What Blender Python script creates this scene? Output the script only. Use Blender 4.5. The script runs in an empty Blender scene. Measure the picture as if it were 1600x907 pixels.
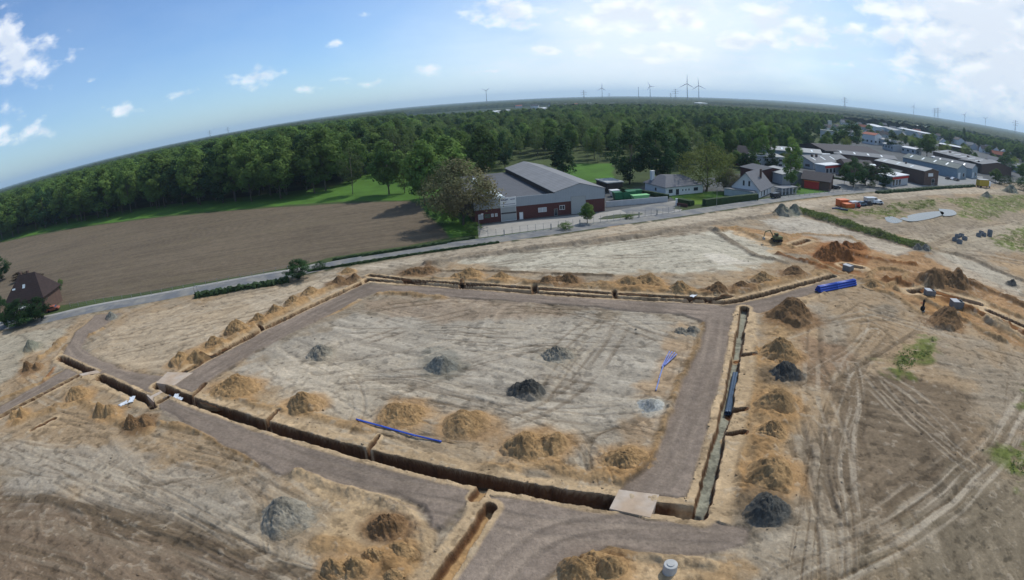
import bpy, math, random
import numpy as np
from mathutils import Vector, Matrix
random.seed(7)
RNG = np.random.default_rng(11)
R = math.radians
C = bpy.context.scene.collection
scene = bpy.context.scene

# ------------------------------------------------------------------ camera
# a drone about 34 m above the site with a wide-angle lens whose image bends
# straight lines (barrel distortion): an angle-based lens with f = 850 px of
# the 1600 px wide photograph
CAM_H = 34.0
FPX, K3 = 850.0, 0.01
nz = np.array([-0.05572147, 0.93750156, -0.34349083]); nz /= np.linalg.norm(nz)
ny = np.array([0, 0, 1.0]) - nz * nz[2]; ny /= np.linalg.norm(ny)
nx = np.array([nz[1]*ny[2]-nz[2]*ny[1], nz[2]*ny[0]-nz[0]*ny[2], nz[0]*ny[1]-nz[1]*ny[0]])
if nx[0] < 0: nx = -nx
cam_d = bpy.data.cameras.new('camera'); cam = bpy.data.objects.new('camera', cam_d); C.objects.link(cam)
scene.camera = cam
right = Vector((nx[0], ny[0], nz[0])); up = Vector((nx[1], ny[1], nz[1])); fwd = Vector((nx[2], ny[2], nz[2]))
cam.matrix_world = Matrix(((right.x, up.x, -fwd.x, 0), (right.y, up.y, -fwd.y, 0), (right.z, up.z, -fwd.z, CAM_H), (0, 0, 0, 1)))
cam_d.type = 'PANO'
cam_d.sensor_fit = 'HORIZONTAL'; cam_d.sensor_width = 36.0; cam_d.sensor_height = 36.0 * 580 / 1024
cy = cam_d
cy.panorama_type = 'FISHEYE_LENS_POLYNOMIAL'
fmm = FPX * 36.0 / 1600.0
cy.fisheye_fov = R(200)
cy.fisheye_polynomial_k0 = 0.0
cy.fisheye_polynomial_k1 = -1.0 / fmm
cy.fisheye_polynomial_k2 = 0.0
cy.fisheye_polynomial_k3 = -K3 / fmm**3
cy.fisheye_polynomial_k4 = 0.0
cam_d.clip_start = 0.5; cam_d.clip_end = 60000

# ------------------------------------------------------------------ sky, sun, exposure
SUN_AZ, SUN_EL = 44.0, 51.0          # degrees right of the view's forward axis, above the horizon
world = bpy.data.worlds.new('World'); scene.world = world; world.use_nodes = True
sun_d = bpy.data.lights.new('sun', 'SUN'); sun = bpy.data.objects.new('sun', sun_d); C.objects.link(sun)
sun_d.energy = 3.9; sun_d.angle = R(0.53); sun_d.color = (1.0, 0.955, 0.88)
sun.rotation_euler = (R(90 - SUN_EL), 0, R(180 - SUN_AZ))
scene.view_settings.view_transform = 'Standard'; scene.view_settings.look = 'None'
scene.view_settings.exposure = -0.22; scene.view_settings.gamma = 1.0
scene.view_settings.use_curve_mapping = False
scene.cycles.use_denoising = True
scene.cycles.max_bounces = 6; scene.cycles.diffuse_bounces = 3; scene.cycles.volume_bounces = 1
scene.cycles.transparent_max_bounces = 8

def ray(px, py):
    px = np.asarray(px, float); py = np.asarray(py, float)
    dx = px - 800; dy = 453.5 - py; r = np.hypot(dx, dy) / FPX + 1e-9
    th = r * (1 + K3 * r * r); s = np.sin(th) / r / FPX; c = np.cos(th)
    v = np.stack([dx * s, dy * s, c], -1)
    return np.stack([v @ nx, v @ ny, v @ nz], -1)
def at(px, py, z=0.0):
    """the point of height z that the photograph shows at pixel (px, py)"""
    v = ray(px, py); t = (z - CAM_H) / v[..., 2]
    return v[..., :2] * np.expand_dims(t, -1)
def P2(pts, z=0.0):
    a = np.array(pts, float); return at(a[:, 0], a[:, 1], z)

# ---- world shader
def build_world():
    nt = world.node_tree; N = nt.nodes; L = nt.links; N.clear()
    def node(t, **k):
        n = N.new(t)
        for a, b in k.items(): setattr(n, a, b)
        return n
    def math_(op, a, b=None, c=None, clamp=False):
        n = node('ShaderNodeMath', operation=op, use_clamp=clamp)
        for i, v in enumerate((a, b, c)):
            if v is None: continue
            if isinstance(v, (int, float)): n.inputs[i].default_value = v
            else: L.new(v, n.inputs[i])
        return n.outputs[0]
    tc = node('ShaderNodeTexCoord'); sep = node('ShaderNodeSeparateXYZ'); L.new(tc.outputs['Generated'], sep.inputs[0])
    az = math_('ARCTAN2', sep.outputs[0], sep.outputs[1]); el = math_('ARCSINE', sep.outputs[2])
    comb = node('ShaderNodeCombineXYZ'); L.new(az, comb.inputs[0]); L.new(el, comb.inputs[1])
    # puffy edges: warp the position with noise
    n1 = node('ShaderNodeTexNoise'); n1.inputs['Scale'].default_value = 20; n1.inputs['Detail'].default_value = 7; n1.inputs['Roughness'].default_value = .52
    mp = node('ShaderNodeMapping'); mp.inputs['Scale'].default_value = (1, 1.7, 1); L.new(comb.outputs[0], mp.inputs[0]); L.new(mp.outputs[0], n1.inputs['Vector'])
    fb = n1.outputs['Fac']
    n2 = node('ShaderNodeTexNoise'); n2.inputs['Scale'].default_value = 5; n2.inputs['Detail'].default_value = 6; n2.inputs['Roughness'].default_value = .6
    mp2 = node('ShaderNodeMapping'); mp2.inputs['Scale'].default_value = (1, 2.6, 1); mp2.inputs['Location'].default_value = (3.1, .4, 0)
    L.new(comb.outputs[0], mp2.inputs[0]); L.new(mp2.outputs[0], n2.inputs['Vector'])
    veil = n2.outputs['Fac']
    F = None; G = None
    for (px, py, a, b, s) in CLOUDS:
        v = ray(px, py); ca = math.atan2(v[0], v[1]); ce = math.asin(v[2])
        sb = node('ShaderNodeVectorMath', operation='SUBTRACT'); L.new(comb.outputs[0], sb.inputs[0]); sb.inputs[1].default_value = (ca, ce, 0)
        ml = node('ShaderNodeVectorMath', operation='MULTIPLY'); L.new(sb.outputs[0], ml.inputs[0]); ml.inputs[1].default_value = (FPX / a, FPX / b, 0)
        ln = node('ShaderNodeVectorMath', operation='LENGTH'); L.new(ml.outputs[0], ln.inputs[0])
        f = math_('SUBTRACT', s + (.45 if px > 780 else .2), ln.outputs['Value'])
        F = f if F is None else math_('MAXIMUM', F, f)
    dens = math_('ADD', F, math_('MULTIPLY', math_('SUBTRACT', fb, .5), 4.6))
    mr = node('ShaderNodeMapRange', interpolation_type='SMOOTHSTEP'); L.new(dens, mr.inputs[0]); mr.inputs[1].default_value = -.05; mr.inputs[2].default_value = 1.3
    cm = mr.outputs[0]
    # broad thin veil, mostly on the right half of the sky
    mv = node('ShaderNodeMapRange', interpolation_type='SMOOTHSTEP'); L.new(az, mv.inputs[0]); mv.inputs[1].default_value = -.35; mv.inputs[2].default_value = .3; mv.inputs[3].default_value = .10
    mv2 = node('ShaderNodeMapRange', interpolation_type='SMOOTHSTEP'); L.new(veil, mv2.inputs[0]); mv2.inputs[1].default_value = .3; mv2.inputs[2].default_value = .62
    vm = math_('MULTIPLY', mv.outputs[0], math_('MULTIPLY_ADD', mv2.outputs[0], .55, .28))
    sky = node('ShaderNodeTexSky', sky_type='NISHITA'); sky.sun_disc = False
    sky.sun_elevation = R(SUN_EL); sky.sun_rotation = R(SUN_AZ); sky.altitude = 40; sky.air_density = 1.0; sky.dust_density = .25; sky.ozone_density = 1.6
    tint = node('ShaderNodeMix', data_type='RGBA', blend_type='MULTIPLY'); tint.inputs['Factor'].default_value = 1.0
    L.new(sky.outputs[0], tint.inputs['A']); tint.inputs['B'].default_value = SKY_TINT
    m1 = node('ShaderNodeMix', data_type='RGBA'); L.new(vm, m1.inputs['Factor']); L.new(tint.outputs['Result'], m1.inputs['A']); m1.inputs['B'].default_value = VEIL
    def broad(base, px, py, rad, colour, amt):       # a wide soft bank of thin cloud
        v = ray(px, py); sb = node('ShaderNodeVectorMath', operation='SUBTRACT'); L.new(comb.outputs[0], sb.inputs[0]); sb.inputs[1].default_value = (math.atan2(v[0], v[1]), math.asin(v[2]), 0)
        ml = node('ShaderNodeVectorMath', operation='MULTIPLY'); L.new(sb.outputs[0], ml.inputs[0]); ml.inputs[1].default_value = (FPX / rad, FPX / (rad * .62), 0)
        ln = node('ShaderNodeVectorMath', operation='LENGTH'); L.new(ml.outputs[0], ln.inputs[0]); dd = math_('ADD', ln.outputs['Value'], math_('MULTIPLY', math_('SUBTRACT', veil, .5), 1.6))
        q = node('ShaderNodeMapRange', interpolation_type='SMOOTHSTEP'); L.new(dd, q.inputs[0]); q.inputs[1].default_value = 1.0; q.inputs[2].default_value = .1; q.inputs[3].default_value = 0; q.inputs[4].default_value = amt
        m = node('ShaderNodeMix', data_type='RGBA'); L.new(q.outputs[0], m.inputs['Factor']); L.new(base, m.inputs['A']); m.inputs['B'].default_value = colour; return m.outputs['Result']
    bank = broad(m1.outputs['Result'], 1030, 70, 330, (8.6, 9.2, 9.7, 1), .75); bank = broad(bank, 1570, 70, 260, (4.6, 5.5, 6.6, 1), .8); bank = broad(bank, 760, 120, 260, (7.6, 8.6, 9.6, 1), .35)
    # clouds: white tops, blue-grey bases by a second look-up a little higher up
    mp3 = node('ShaderNodeMapping'); mp3.inputs['Scale'].default_value = (1, 1.7, 1); mp3.inputs['Location'].default_value = (.004, .03, 0); L.new(comb.outputs[0], mp3.inputs[0])
    n3 = node('ShaderNodeTexNoise'); n3.inputs['Scale'].default_value = 20; n3.inputs['Detail'].default_value = 5; L.new(mp3.outputs[0], n3.inputs['Vector'])
    sh = math_('ADD', F, math_('MULTIPLY', math_('SUBTRACT', n3.outputs['Fac'], .5), 4.6))
    ms = node('ShaderNodeMapRange', interpolation_type='SMOOTHSTEP'); L.new(sh, ms.inputs[0]); ms.inputs[1].default_value = .1; ms.inputs[2].default_value = 1.5
    cc = node('ShaderNodeMix', data_type='RGBA'); L.new(math_('MULTIPLY', ms.outputs[0], .8), cc.inputs['Factor']); cc.inputs['A'].default_value = CLOUD_LIT; cc.inputs['B'].default_value = CLOUD_BASE
    m2 = node('ShaderNodeMix', data_type='RGBA'); L.new(math_('MULTIPLY', cm, .8), m2.inputs['Factor']); L.new(bank, m2.inputs['A']); L.new(cc.outputs['Result'], m2.inputs['B'])
    # darker rain cloud far right
    bg = node('ShaderNodeBackground'); bg.inputs['Strength'].default_value = SKY_STR; L.new(m2.outputs['Result'], bg.inputs['Color'])
    out = node('ShaderNodeOutputWorld'); L.new(bg.outputs[0], out.inputs[0])
SKY_STR = 0.135
SKY_TINT = (.74, .95, 1.22, 1)
VEIL = (6.2, 7.4, 8.7, 1); CLOUD_LIT = (9.9, 10.1, 10.3, 1); CLOUD_BASE = (6.6, 7.3, 8.3, 1)
# (pixel of the cloud's middle, half width, half height in pixels, strength)
CLOUDS = [(790, 18, 48, 20, 1), (810, 38, 30, 8, .8), (403, 121, 38, 13, 1), (525, 68, 12, 6, .9), (283, 147, 28, 8, .8), (482, 137, 20, 8, .8),
          (535, 124, 22, 7, .7), (670, 107, 30, 9, .8), (590, 130, 26, 7, .7), (34, 96, 54, 28, 1.1), (8, 60, 22, 40, 1.1), (10, 200, 26, 22, .9), (45, 205, 20, 14, .8),
          (160, 168, 12, 10, .7), (198, 170, 22, 10, .8), (75, 205, 26, 12, .6), (140, 127, 14, 6, .5), (980, 22, 60, 24, 1.1), (1070, 22, 36, 26, 1.1), (1010, 45, 60, 10, .8),
          (1215, 38, 50, 26, 1.0), (1170, 65, 56, 14, .9), (1255, 60, 44, 14, .7), (1040, 75, 60, 10, .8), (860, 80, 22, 8, .8), (1330, 48, 26, 12, .9), (1390, 55, 26, 14, .9),
          (1440, 10, 80, 30, 1.2), (1540, 40, 90, 60, 1.5), (1570, 110, 90, 60, 1.4), (1480, 60, 60, 40, 1.1), (1480, 75, 40, 16, .7), (1290, 98, 50, 8, .6), (1010, 95, 70, 7, .5), (760, 112, 30, 5, .5), (915, 78, 26, 12, .6), (1420, 95, 40, 14, .6), (570, 22, 14, 7, .6)]
build_world()

# ------------------------------------------------------------------ helpers
def tag(o, label=None, cat=None, group=None, kind=None):
    for k, v in (('label', label), ('category', cat), ('group', group), ('kind', kind)):
        if v: o[k] = v
    return o
def empty(name, loc=(0, 0, 0), rz=0.0, label=None, cat=None, group=None):
    o = bpy.data.objects.new(name, None); C.objects.link(o); o.location = loc; o.rotation_euler = (0, 0, rz)
    o.empty_display_size = .3
    return tag(o, label, cat, group)
def np_mesh(name, V, F4=None, F3=None, mat=None, smooth=False):
    me = bpy.data.meshes.new(name)
    V = np.asarray(V, np.float32); me.vertices.add(len(V)); me.vertices.foreach_set('co', V.ravel())
    parts = []; starts = []; tot = []; p = 0
    for F, n in ((F4, 4), (F3, 3)):
        if F is None or len(F) == 0: continue
        F = np.asarray(F, np.int32); parts.append(F.ravel()); starts.append(p + np.arange(len(F)) * n); tot.append(np.full(len(F), n)); p += F.size
    idx = np.concatenate(parts); me.loops.add(len(idx)); me.loops.foreach_set('vertex_index', idx)
    st = np.concatenate(starts).astype(np.int32); me.polygons.add(len(st)); me.polygons.foreach_set('loop_start', st)
    if smooth: me.polygons.foreach_set('use_smooth', np.ones(len(st), bool))
    me.update(calc_edges=True)
    if mat: me.materials.append(mat)
    return me
def obj(name, me, parent=None, loc=None):
    o = bpy.data.objects.new(name, me); C.objects.link(o)
    if parent: o.parent = parent
    if loc is not None: o.location = loc
    return o
def vcol(me, cols, name='Col'):
    a = me.attributes.new(name, 'FLOAT_COLOR', 'POINT')
    c = np.ones((len(cols), 4), np.float32); c[:, :3] = cols; a.data.foreach_set('color', c.ravel())
class MB:
    """collects shapes, then becomes ONE mesh object"""
    def __init__(s): s.v = []; s.f = []
    def quad(s, *p):
        b = len(s.v); s.v += [tuple(q) for q in p]; s.f.append(tuple(range(b, b + len(p)))); return s
    def box(s, x0, x1, y0, y1, z0, z1):
        b = len(s.v); s.v += [(x, y, z) for z in (z0, z1) for x, y in ((x0, y0), (x1, y0), (x1, y1), (x0, y1))]
        s.f += [tuple(b + i for i in q) for q in ((0, 3, 2, 1), (4, 5, 6, 7), (0, 1, 5, 4), (1, 2, 6, 5), (2, 3, 7, 6), (3, 0, 4, 7))]; return s
    def prism(s, pts, z0, z1):
        n = len(pts); b = len(s.v); s.v += [(p[0], p[1], z0) for p in pts] + [(p[0], p[1], z1) for p in pts]
        s.f.append(tuple(b + i for i in reversed(range(n)))); s.f.append(tuple(b + n + i for i in range(n)))
        for i in range(n): j = (i + 1) % n; s.f.append((b + i, b + j, b + n + j, b + n + i))
        return s
    def tube(s, pts, r, n=8, r1=None, cap=True):
        pts = [Vector(p) for p in pts]; b = len(s.v); m = len(pts)
        for i, p in enumerate(pts):
            d = (pts[min(i + 1, m - 1)] - pts[max(i - 1, 0)]).normalized()
            u = d.cross(Vector((0, 0, 1)) if abs(d.z) < .95 else Vector((1, 0, 0))).normalized(); w = d.cross(u)
            rr = r if r1 is None else r + (r1 - r) * i / (m - 1)
            for k in range(n):
                a = 2 * math.pi * k / n; s.v.append(tuple(p + u * math.cos(a) * rr + w * math.sin(a) * rr))
        for i in range(m - 1):
            for k in range(n):
                k2 = (k + 1) % n; s.f.append((b + i * n + k, b + i * n + k2, b + (i + 1) * n + k2, b + (i + 1) * n + k))
        if cap: s.f.append(tuple(b + k for k in reversed(range(n)))); s.f.append(tuple(b + (m - 1) * n + k for k in range(n)))
        return s
    def lathe(s, prof, c=(0, 0, 0), n=20):
        b = len(s.v); m = len(prof)
        for r, z in prof:
            for k in range(n): a = 2 * math.pi * k / n; s.v.append((c[0] + r * math.cos(a), c[1] + r * math.sin(a), c[2] + z))
        for i in range(m - 1):
            for k in range(n): k2 = (k + 1) % n; s.f.append((b + i * n + k, b + i * n + k2, b + (i + 1) * n + k2, b + (i + 1) * n + k))
        return s
    def build(s, name, mat, parent=None, loc=None, smooth=False, bevel=0):
        me = bpy.data.meshes.new(name); me.from_pydata(s.v, [], s.f); me.update()
        me.materials.append(mat)
        if smooth: me.polygons.foreach_set('use_smooth', np.ones(len(me.polygons), bool))
        o = obj(name, me, parent, loc)
        if bevel:
            bm = o.modifiers.new('bevel', 'BEVEL'); bm.width = bevel; bm.segments = 1; bm.limit_method = 'ANGLE'
        return o

# ------------------------------------------------------------------ materials
def mat(name, col=(.5, .5, .5), rough=.85, noise=.25, scale=1.2, bump=.0, bscale=8, metal=0, attr=None, col2=None, stripes=None, trans=0, spec=.3, inst=0, speck=0):
    m = bpy.data.materials.new(name); m.use_nodes = True; nt = m.node_tree; N = nt.nodes; L = nt.links
    b = N['Principled BSDF']; b.inputs['Roughness'].default_value = rough; b.inputs['Metallic'].default_value = metal
    b.inputs['Specular IOR Level'].default_value = spec
    tc = N.new('ShaderNodeTexCoord'); src = tc.outputs['Object']
    if attr:
        a = N.new('ShaderNodeAttribute'); a.attribute_name = attr; base = a.outputs['Color']
    else:
        rgb = N.new('ShaderNodeRGB'); rgb.outputs[0].default_value = (*col, 1); base = rgb.outputs[0]
    if col2:
        n = N.new('ShaderNodeTexNoise'); n.inputs['Scale'].default_value = scale * .37; n.inputs['Detail'].default_value = 4; L.new(src, n.inputs['Vector'])
        r = N.new('ShaderNodeMapRange'); L.new(n.outputs['Fac'], r.inputs[0]); r.inputs[1].default_value = .4; r.inputs[2].default_value = .62
        mx = N.new('ShaderNodeMix'); mx.data_type = 'RGBA'; L.new(r.outputs[0], mx.inputs['Factor']); L.new(base, mx.inputs['A']); mx.inputs['B'].default_value = (*col2, 1); base = mx.outputs['Result']
    fac = None
    if noise:
        n = N.new('ShaderNodeTexNoise'); n.inputs['Scale'].default_value = scale; n.inputs['Detail'].default_value = 6; n.inputs['Roughness'].default_value = .65; L.new(src, n.inputs['Vector'])
        r = N.new('ShaderNodeMapRange'); L.new(n.outputs['Fac'], r.inputs[0]); r.inputs[1].default_value = .25; r.inputs[2].default_value = .75
        r.inputs[3].default_value = 1 - noise; r.inputs[4].default_value = 1 + noise; fac = r.outputs[0]
    if speck:        # pebbles, clods and crumbs: crisp small dark and pale spots
        n = N.new('ShaderNodeTexNoise'); n.inputs['Scale'].default_value = 1.9; n.inputs['Detail'].default_value = 9; n.inputs['Roughness'].default_value = .78; L.new(src, n.inputs['Vector'])
        r = N.new('ShaderNodeMapRange'); r.interpolation_type = 'SMOOTHSTEP'; L.new(n.outputs['Fac'], r.inputs[0]); r.inputs[1].default_value = .40; r.inputs[2].default_value = .60; r.inputs[3].default_value = 1 - speck; r.inputs[4].default_value = 1 + speck
        if fac is None: fac = r.outputs[0]
        else:
            q = N.new('ShaderNodeMath'); q.operation = 'MULTIPLY'; L.new(fac, q.inputs[0]); L.new(r.outputs[0], q.inputs[1]); fac = q.outputs[0]
    if stripes:      # (axis, period, depth): joints of sheets, bricks or boards
        sp = N.new('ShaderNodeSeparateXYZ'); L.new(src, sp.inputs[0])
        for ax, per, dep in stripes:
            mm = N.new('ShaderNodeMath'); mm.operation = 'MODULO'; ab = N.new('ShaderNodeMath'); ab.operation = 'ADD'; ab.inputs[1].default_value = 1000 * per; L.new(sp.outputs[ax], ab.inputs[0])
            L.new(ab.outputs[0], mm.inputs[0]); mm.inputs[1].default_value = per
            lt = N.new('ShaderNodeMath'); lt.operation = 'LESS_THAN'; L.new(mm.outputs[0], lt.inputs[0]); lt.inputs[1].default_value = per * .22
            md = N.new('ShaderNodeMath'); md.operation = 'MULTIPLY_ADD'; L.new(lt.outputs[0], md.inputs[0]); md.inputs[1].default_value = -dep; md.inputs[2].default_value = 1
            if fac is None: fac = md.outputs[0]
            else:
                q = N.new('ShaderNodeMath'); q.operation = 'MULTIPLY'; L.new(fac, q.inputs[0]); L.new(md.outputs[0], q.inputs[1]); fac = q.outputs[0]
    if inst:
        oi = N.new('ShaderNodeObjectInfo'); r = N.new('ShaderNodeMapRange'); L.new(oi.outputs['Random'], r.inputs[0]); r.inputs[3].default_value = 1 - inst; r.inputs[4].default_value = 1 + inst
        if fac is None: fac = r.outputs[0]
        else:
            q = N.new('ShaderNodeMath'); q.operation = 'MULTIPLY'; L.new(fac, q.inputs[0]); L.new(r.outputs[0], q.inputs[1]); fac = q.outputs[0]
    if fac is not None:
        vm = N.new('ShaderNodeVectorMath'); vm.operation = 'SCALE'; L.new(base, vm.inputs[0]); L.new(fac, vm.inputs['Scale']); base = vm.outputs[0]
    L.new(base, b.inputs['Base Color'])
    if bump:
        n = N.new('ShaderNodeTexNoise'); n.inputs['Scale'].default_value = bscale; n.inputs['Detail'].default_value = 5; n.inputs['Roughness'].default_value = .7; L.new(src, n.inputs['Vector'])
        bp = N.new('ShaderNodeBump'); bp.inputs['Strength'].default_value = 1; bp.inputs['Distance'].default_value = bump; L.new(n.outputs['Fac'], bp.inputs['Height']); L.new(bp.outputs[0], b.inputs['Normal'])
    if trans:
        t = N.new('ShaderNodeBsdfTranslucent'); L.new(base, t.inputs['Color']); ms = N.new('ShaderNodeMixShader'); ms.inputs[0].default_value = trans
        L.new(b.outputs[0], ms.inputs[1]); L.new(t.outputs[0], ms.inputs[2]); L.new(ms.outputs[0], N['Material Output'].inputs['Surface'])
    return m

# ------------------------------------------------------------------ numpy noise
def _h(ix, iy, s):
    h = (ix.astype(np.int64) * 374761393 + iy.astype(np.int64) * 668265263 + s * 974634777) & 0xffffffff
    h = ((h ^ (h >> 13)) * 1274126177) & 0xffffffff
    return ((h ^ (h >> 16)) & 0xffffff) / float(0xffffff)
def vn(x, y, s=0):
    ix = np.floor(x); iy = np.floor(y); fx = x - ix; fy = y - iy; fx = fx * fx * (3 - 2 * fx); fy = fy * fy * (3 - 2 * fy)
    a = _h(ix, iy, s); b = _h(ix + 1, iy, s); c = _h(ix, iy + 1, s); d = _h(ix + 1, iy + 1, s)
    return (a + (b - a) * fx) * (1 - fy) + (c + (d - c) * fx) * fy
def fbm(x, y, s=0, o=4, g=.5):
    t = 0; a = 1; n = 0
    for i in range(o):
        cr, sr = math.cos(.6 + i * 1.1), math.sin(.6 + i * 1.1); t = t + a * vn((x * cr - y * sr) * 2**i + 17.3 * i, (x * sr + y * cr) * 2**i + 5.1 * i, s + i); n += a; a *= g
    return t / n
def fbs(x, y, s=0, o=4, g=.5):
    t = 0; a = 1; n = 0
    for i in range(o): t = t + a * vn(x * 2**i + 17.3 * i, y * 2**i + 5.1 * i, s + i); n += a; a *= g
    return t / n
def sst(a, b, x):
    t = np.clip((x - a) / (b - a), 0, 1); return t * t * (3 - 2 * t)
def pl_dist(x, y, pts):
    """distance to a polyline, signed side, run along it"""
    best = np.full(x.shape, 1e9); side = np.zeros(x.shape); run = np.zeros(x.shape); acc = 0
    for (ax, ay), (bx, by) in zip(pts[:-1], pts[1:]):
        dx, dy = bx - ax, by - ay; l2 = dx * dx + dy * dy + 1e-9; l = math.sqrt(l2)
        t = np.clip(((x - ax) * dx + (y - ay) * dy) / l2, 0, 1)
        d = np.hypot(x - ax - t * dx, y - ay - t * dy); m = d < best
        best = np.where(m, d, best); side = np.where(m, (dx * (y - ay) - dy * (x - ax)) / l, side); run = np.where(m, acc + t * l, run); acc += l
    return best, side, run
def poly_sd(x, y, pts):
    """signed distance to a polygon, negative inside"""
    pts = [tuple(p) for p in pts]; d, _, _ = pl_dist(x, y, pts + [pts[0]]); ins = np.zeros(x.shape, bool)
    for (ax, ay), (bx, by) in zip(pts, pts[1:] + [pts[0]]):
        if ay == by: continue
        c = ((ay > y) != (by > y)) & (x < (bx - ax) * (y - ay) / (by - ay) + ax); ins ^= c
    return np.where(ins, -d, d)
def near(x, y, pts, m):
    p = np.array(pts); return (x > p[:, 0].min() - m) & (x < p[:, 0].max() + m) & (y > p[:, 1].min() - m) & (y < p[:, 1].max() + m)
def smooth_pl(pts, n=6):
    """Catmull-Rom through the points"""
    p = [np.array(q, float) for q in pts]; p = [2 * p[0] - p[1]] + p + [2 * p[-1] - p[-2]]; out = []
    for i in range(1, len(p) - 2):
        for k in range(n):
            t = k / n; out.append(.5 * ((2 * p[i]) + (-p[i-1] + p[i+1]) * t + (2*p[i-1] - 5*p[i] + 4*p[i+1] - p[i+2]) * t*t + (-p[i-1] + 3*p[i] - 3*p[i+1] + p[i+2]) * t**3))
    out.append(p[-2]); return np.array(out)
# ------------------------------------------------------------------ the ground: one sheet out to the horizon
MARL = np.array([.275, .236, .178]); PALE = np.array([.40, .36, .29]); SAND = np.array([.40, .275, .145]); SANDL = np.array([.50, .385, .245])
BROWN = np.array([.185, .145, .10]); FLOOR = np.array([.07, .055, .038]); ROADC = np.array([.235, .198, .168]); RED = np.array([.29, .135, .05]); WET = np.array([.21, .215, .19])  # FLOOR: brown soil with the shade of the trenches put in
FIELDC = np.array([.125, .098, .066]); GRASS = np.array([.060, .105, .022]); DARKG = np.array([.03, .045, .018]); ASPH = np.array([.14, .14, .14])
# compacted haul roads (outlines read off the photograph)
ROADS = [
 [(150,493),(190,489),(168,506),(137,525),(127,543),(150,560),(198,580),(245,586),(285,590),(300,600),(262,612),(245,600),(235,615),(190,597),(140,578),(97,557),(118,520)],
 [(283,587),(400,522),(480,483),(568,442),(600,446),(722,451),(780,457),(955,467),(1130,477),(1155,480),(1147,492),(1135,557),(1125,597),(1100,690),(1082,750),(1072,778),(1030,775),(967,767),(1005,742),(1025,715),(1040,682),(1067,597),(1092,550),(1104,505),(1067,492),(955,482),(780,469),(620,456),(596,456),(565,466),(520,490),(400,548),(300,614),(255,603)],
 [(1130,478),(1200,466),(1300,436),(1345,437),(1262,460),(1236,466),(1203,485),(1184,490),(1160,484)],
 [(243,631),(265,618),(300,634),(415,668),(570,715),(670,741),(760,764),(735,778),(718,800),(696,826),(672,824),(662,792),(620,775),(575,768),(468,733),(440,742),(372,708),(285,658)],
 [(765,775),(850,780),(952,799),(1016,812),(1090,812),(1165,830),(1160,850),(1100,867),(1025,866),(980,856),(950,853),(905,868),(850,907),(800,980),(655,980),(700,907),(775,800)],
 [(0,636),(60,602),(104,577),(126,586),(60,618),(0,650),(-80,700),(-80,680)],
 [(700,740),(700,741),(702,742)],
]
ROADS = [P2(r) for r in ROADS[:-1]]
# trenches: (middle line in pixels, width m, depth m, floor colour, width of the sand lips)
TR = [
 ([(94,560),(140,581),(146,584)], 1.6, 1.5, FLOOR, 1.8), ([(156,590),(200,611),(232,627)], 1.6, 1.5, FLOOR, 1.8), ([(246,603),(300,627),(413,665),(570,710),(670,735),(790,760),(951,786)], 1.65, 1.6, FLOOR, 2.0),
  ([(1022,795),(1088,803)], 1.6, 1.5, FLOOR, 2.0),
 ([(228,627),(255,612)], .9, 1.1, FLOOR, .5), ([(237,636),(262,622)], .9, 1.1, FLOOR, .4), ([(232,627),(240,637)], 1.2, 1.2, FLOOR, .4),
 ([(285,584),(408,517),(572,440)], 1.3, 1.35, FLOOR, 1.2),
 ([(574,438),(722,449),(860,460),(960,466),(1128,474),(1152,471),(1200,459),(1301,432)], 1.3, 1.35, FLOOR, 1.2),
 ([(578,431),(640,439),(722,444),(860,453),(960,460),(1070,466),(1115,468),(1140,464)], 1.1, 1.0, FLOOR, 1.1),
 ([(1163,482),(1150,558),(1135,640),(1115,720),(1093,806)], 1.25, 1.1, np.array([.30,.32,.27]), 2.4),
 ([(765,794),(728,850),(688,907),(640,975)], 1.2, 1.2, SAND, 1.8), ([(754,764),(741,779)], 1.0, .8, SAND, .9),
 ([(131,584),(60,620),(0,652),(-60,690)], 1.2, 1.2, FLOOR, 1.0),
 ([(592,682),(572,709)], .6, 1.1, FLOOR, .3), ([(434,643),(414,662)], .6, 1.0, FLOOR, .3), ([(320,600),(302,620)], .6, .9, FLOOR, .3),
 ([(1151,557),(1178,554)], .9, .9, RED, .3), ([(1140,642),(1165,640)], .7, .8, RED, .3), ([(1136,680),(1163,676)], .8, .8, RED, .3),
 ([(404,509),(412,516)], .7, .9, FLOOR, .3), ([(722,440),(722,449)], .8, 1.0, FLOOR, .3), ([(835,448),(836,458)], .8, 1.0, FLOOR, .3), ([(960,456),(961,466)], .8, 1.0, FLOOR, .3),
 ([(1424,457),(1450,454),(1480,463),(1530,476)], 2.0, 1.6, RED, 2.0), ([(1545,487),(1575,500),(1600,511),(1660,540)], 1.4, 1.2, RED, 2.6),
 ([(1318,415),(1345,419)], 1.8, 1.2, RED, 2.0), ([(1240,383),(1262,376)], 1.6, 1.1, RED, 1.5),
 ([(50,0+673),(85,655)], .6, .4, FLOOR, .8),
]
TR = [(P2(a), w, d, np.array(c), lip) for a, w, d, c, lip in TR]
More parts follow.
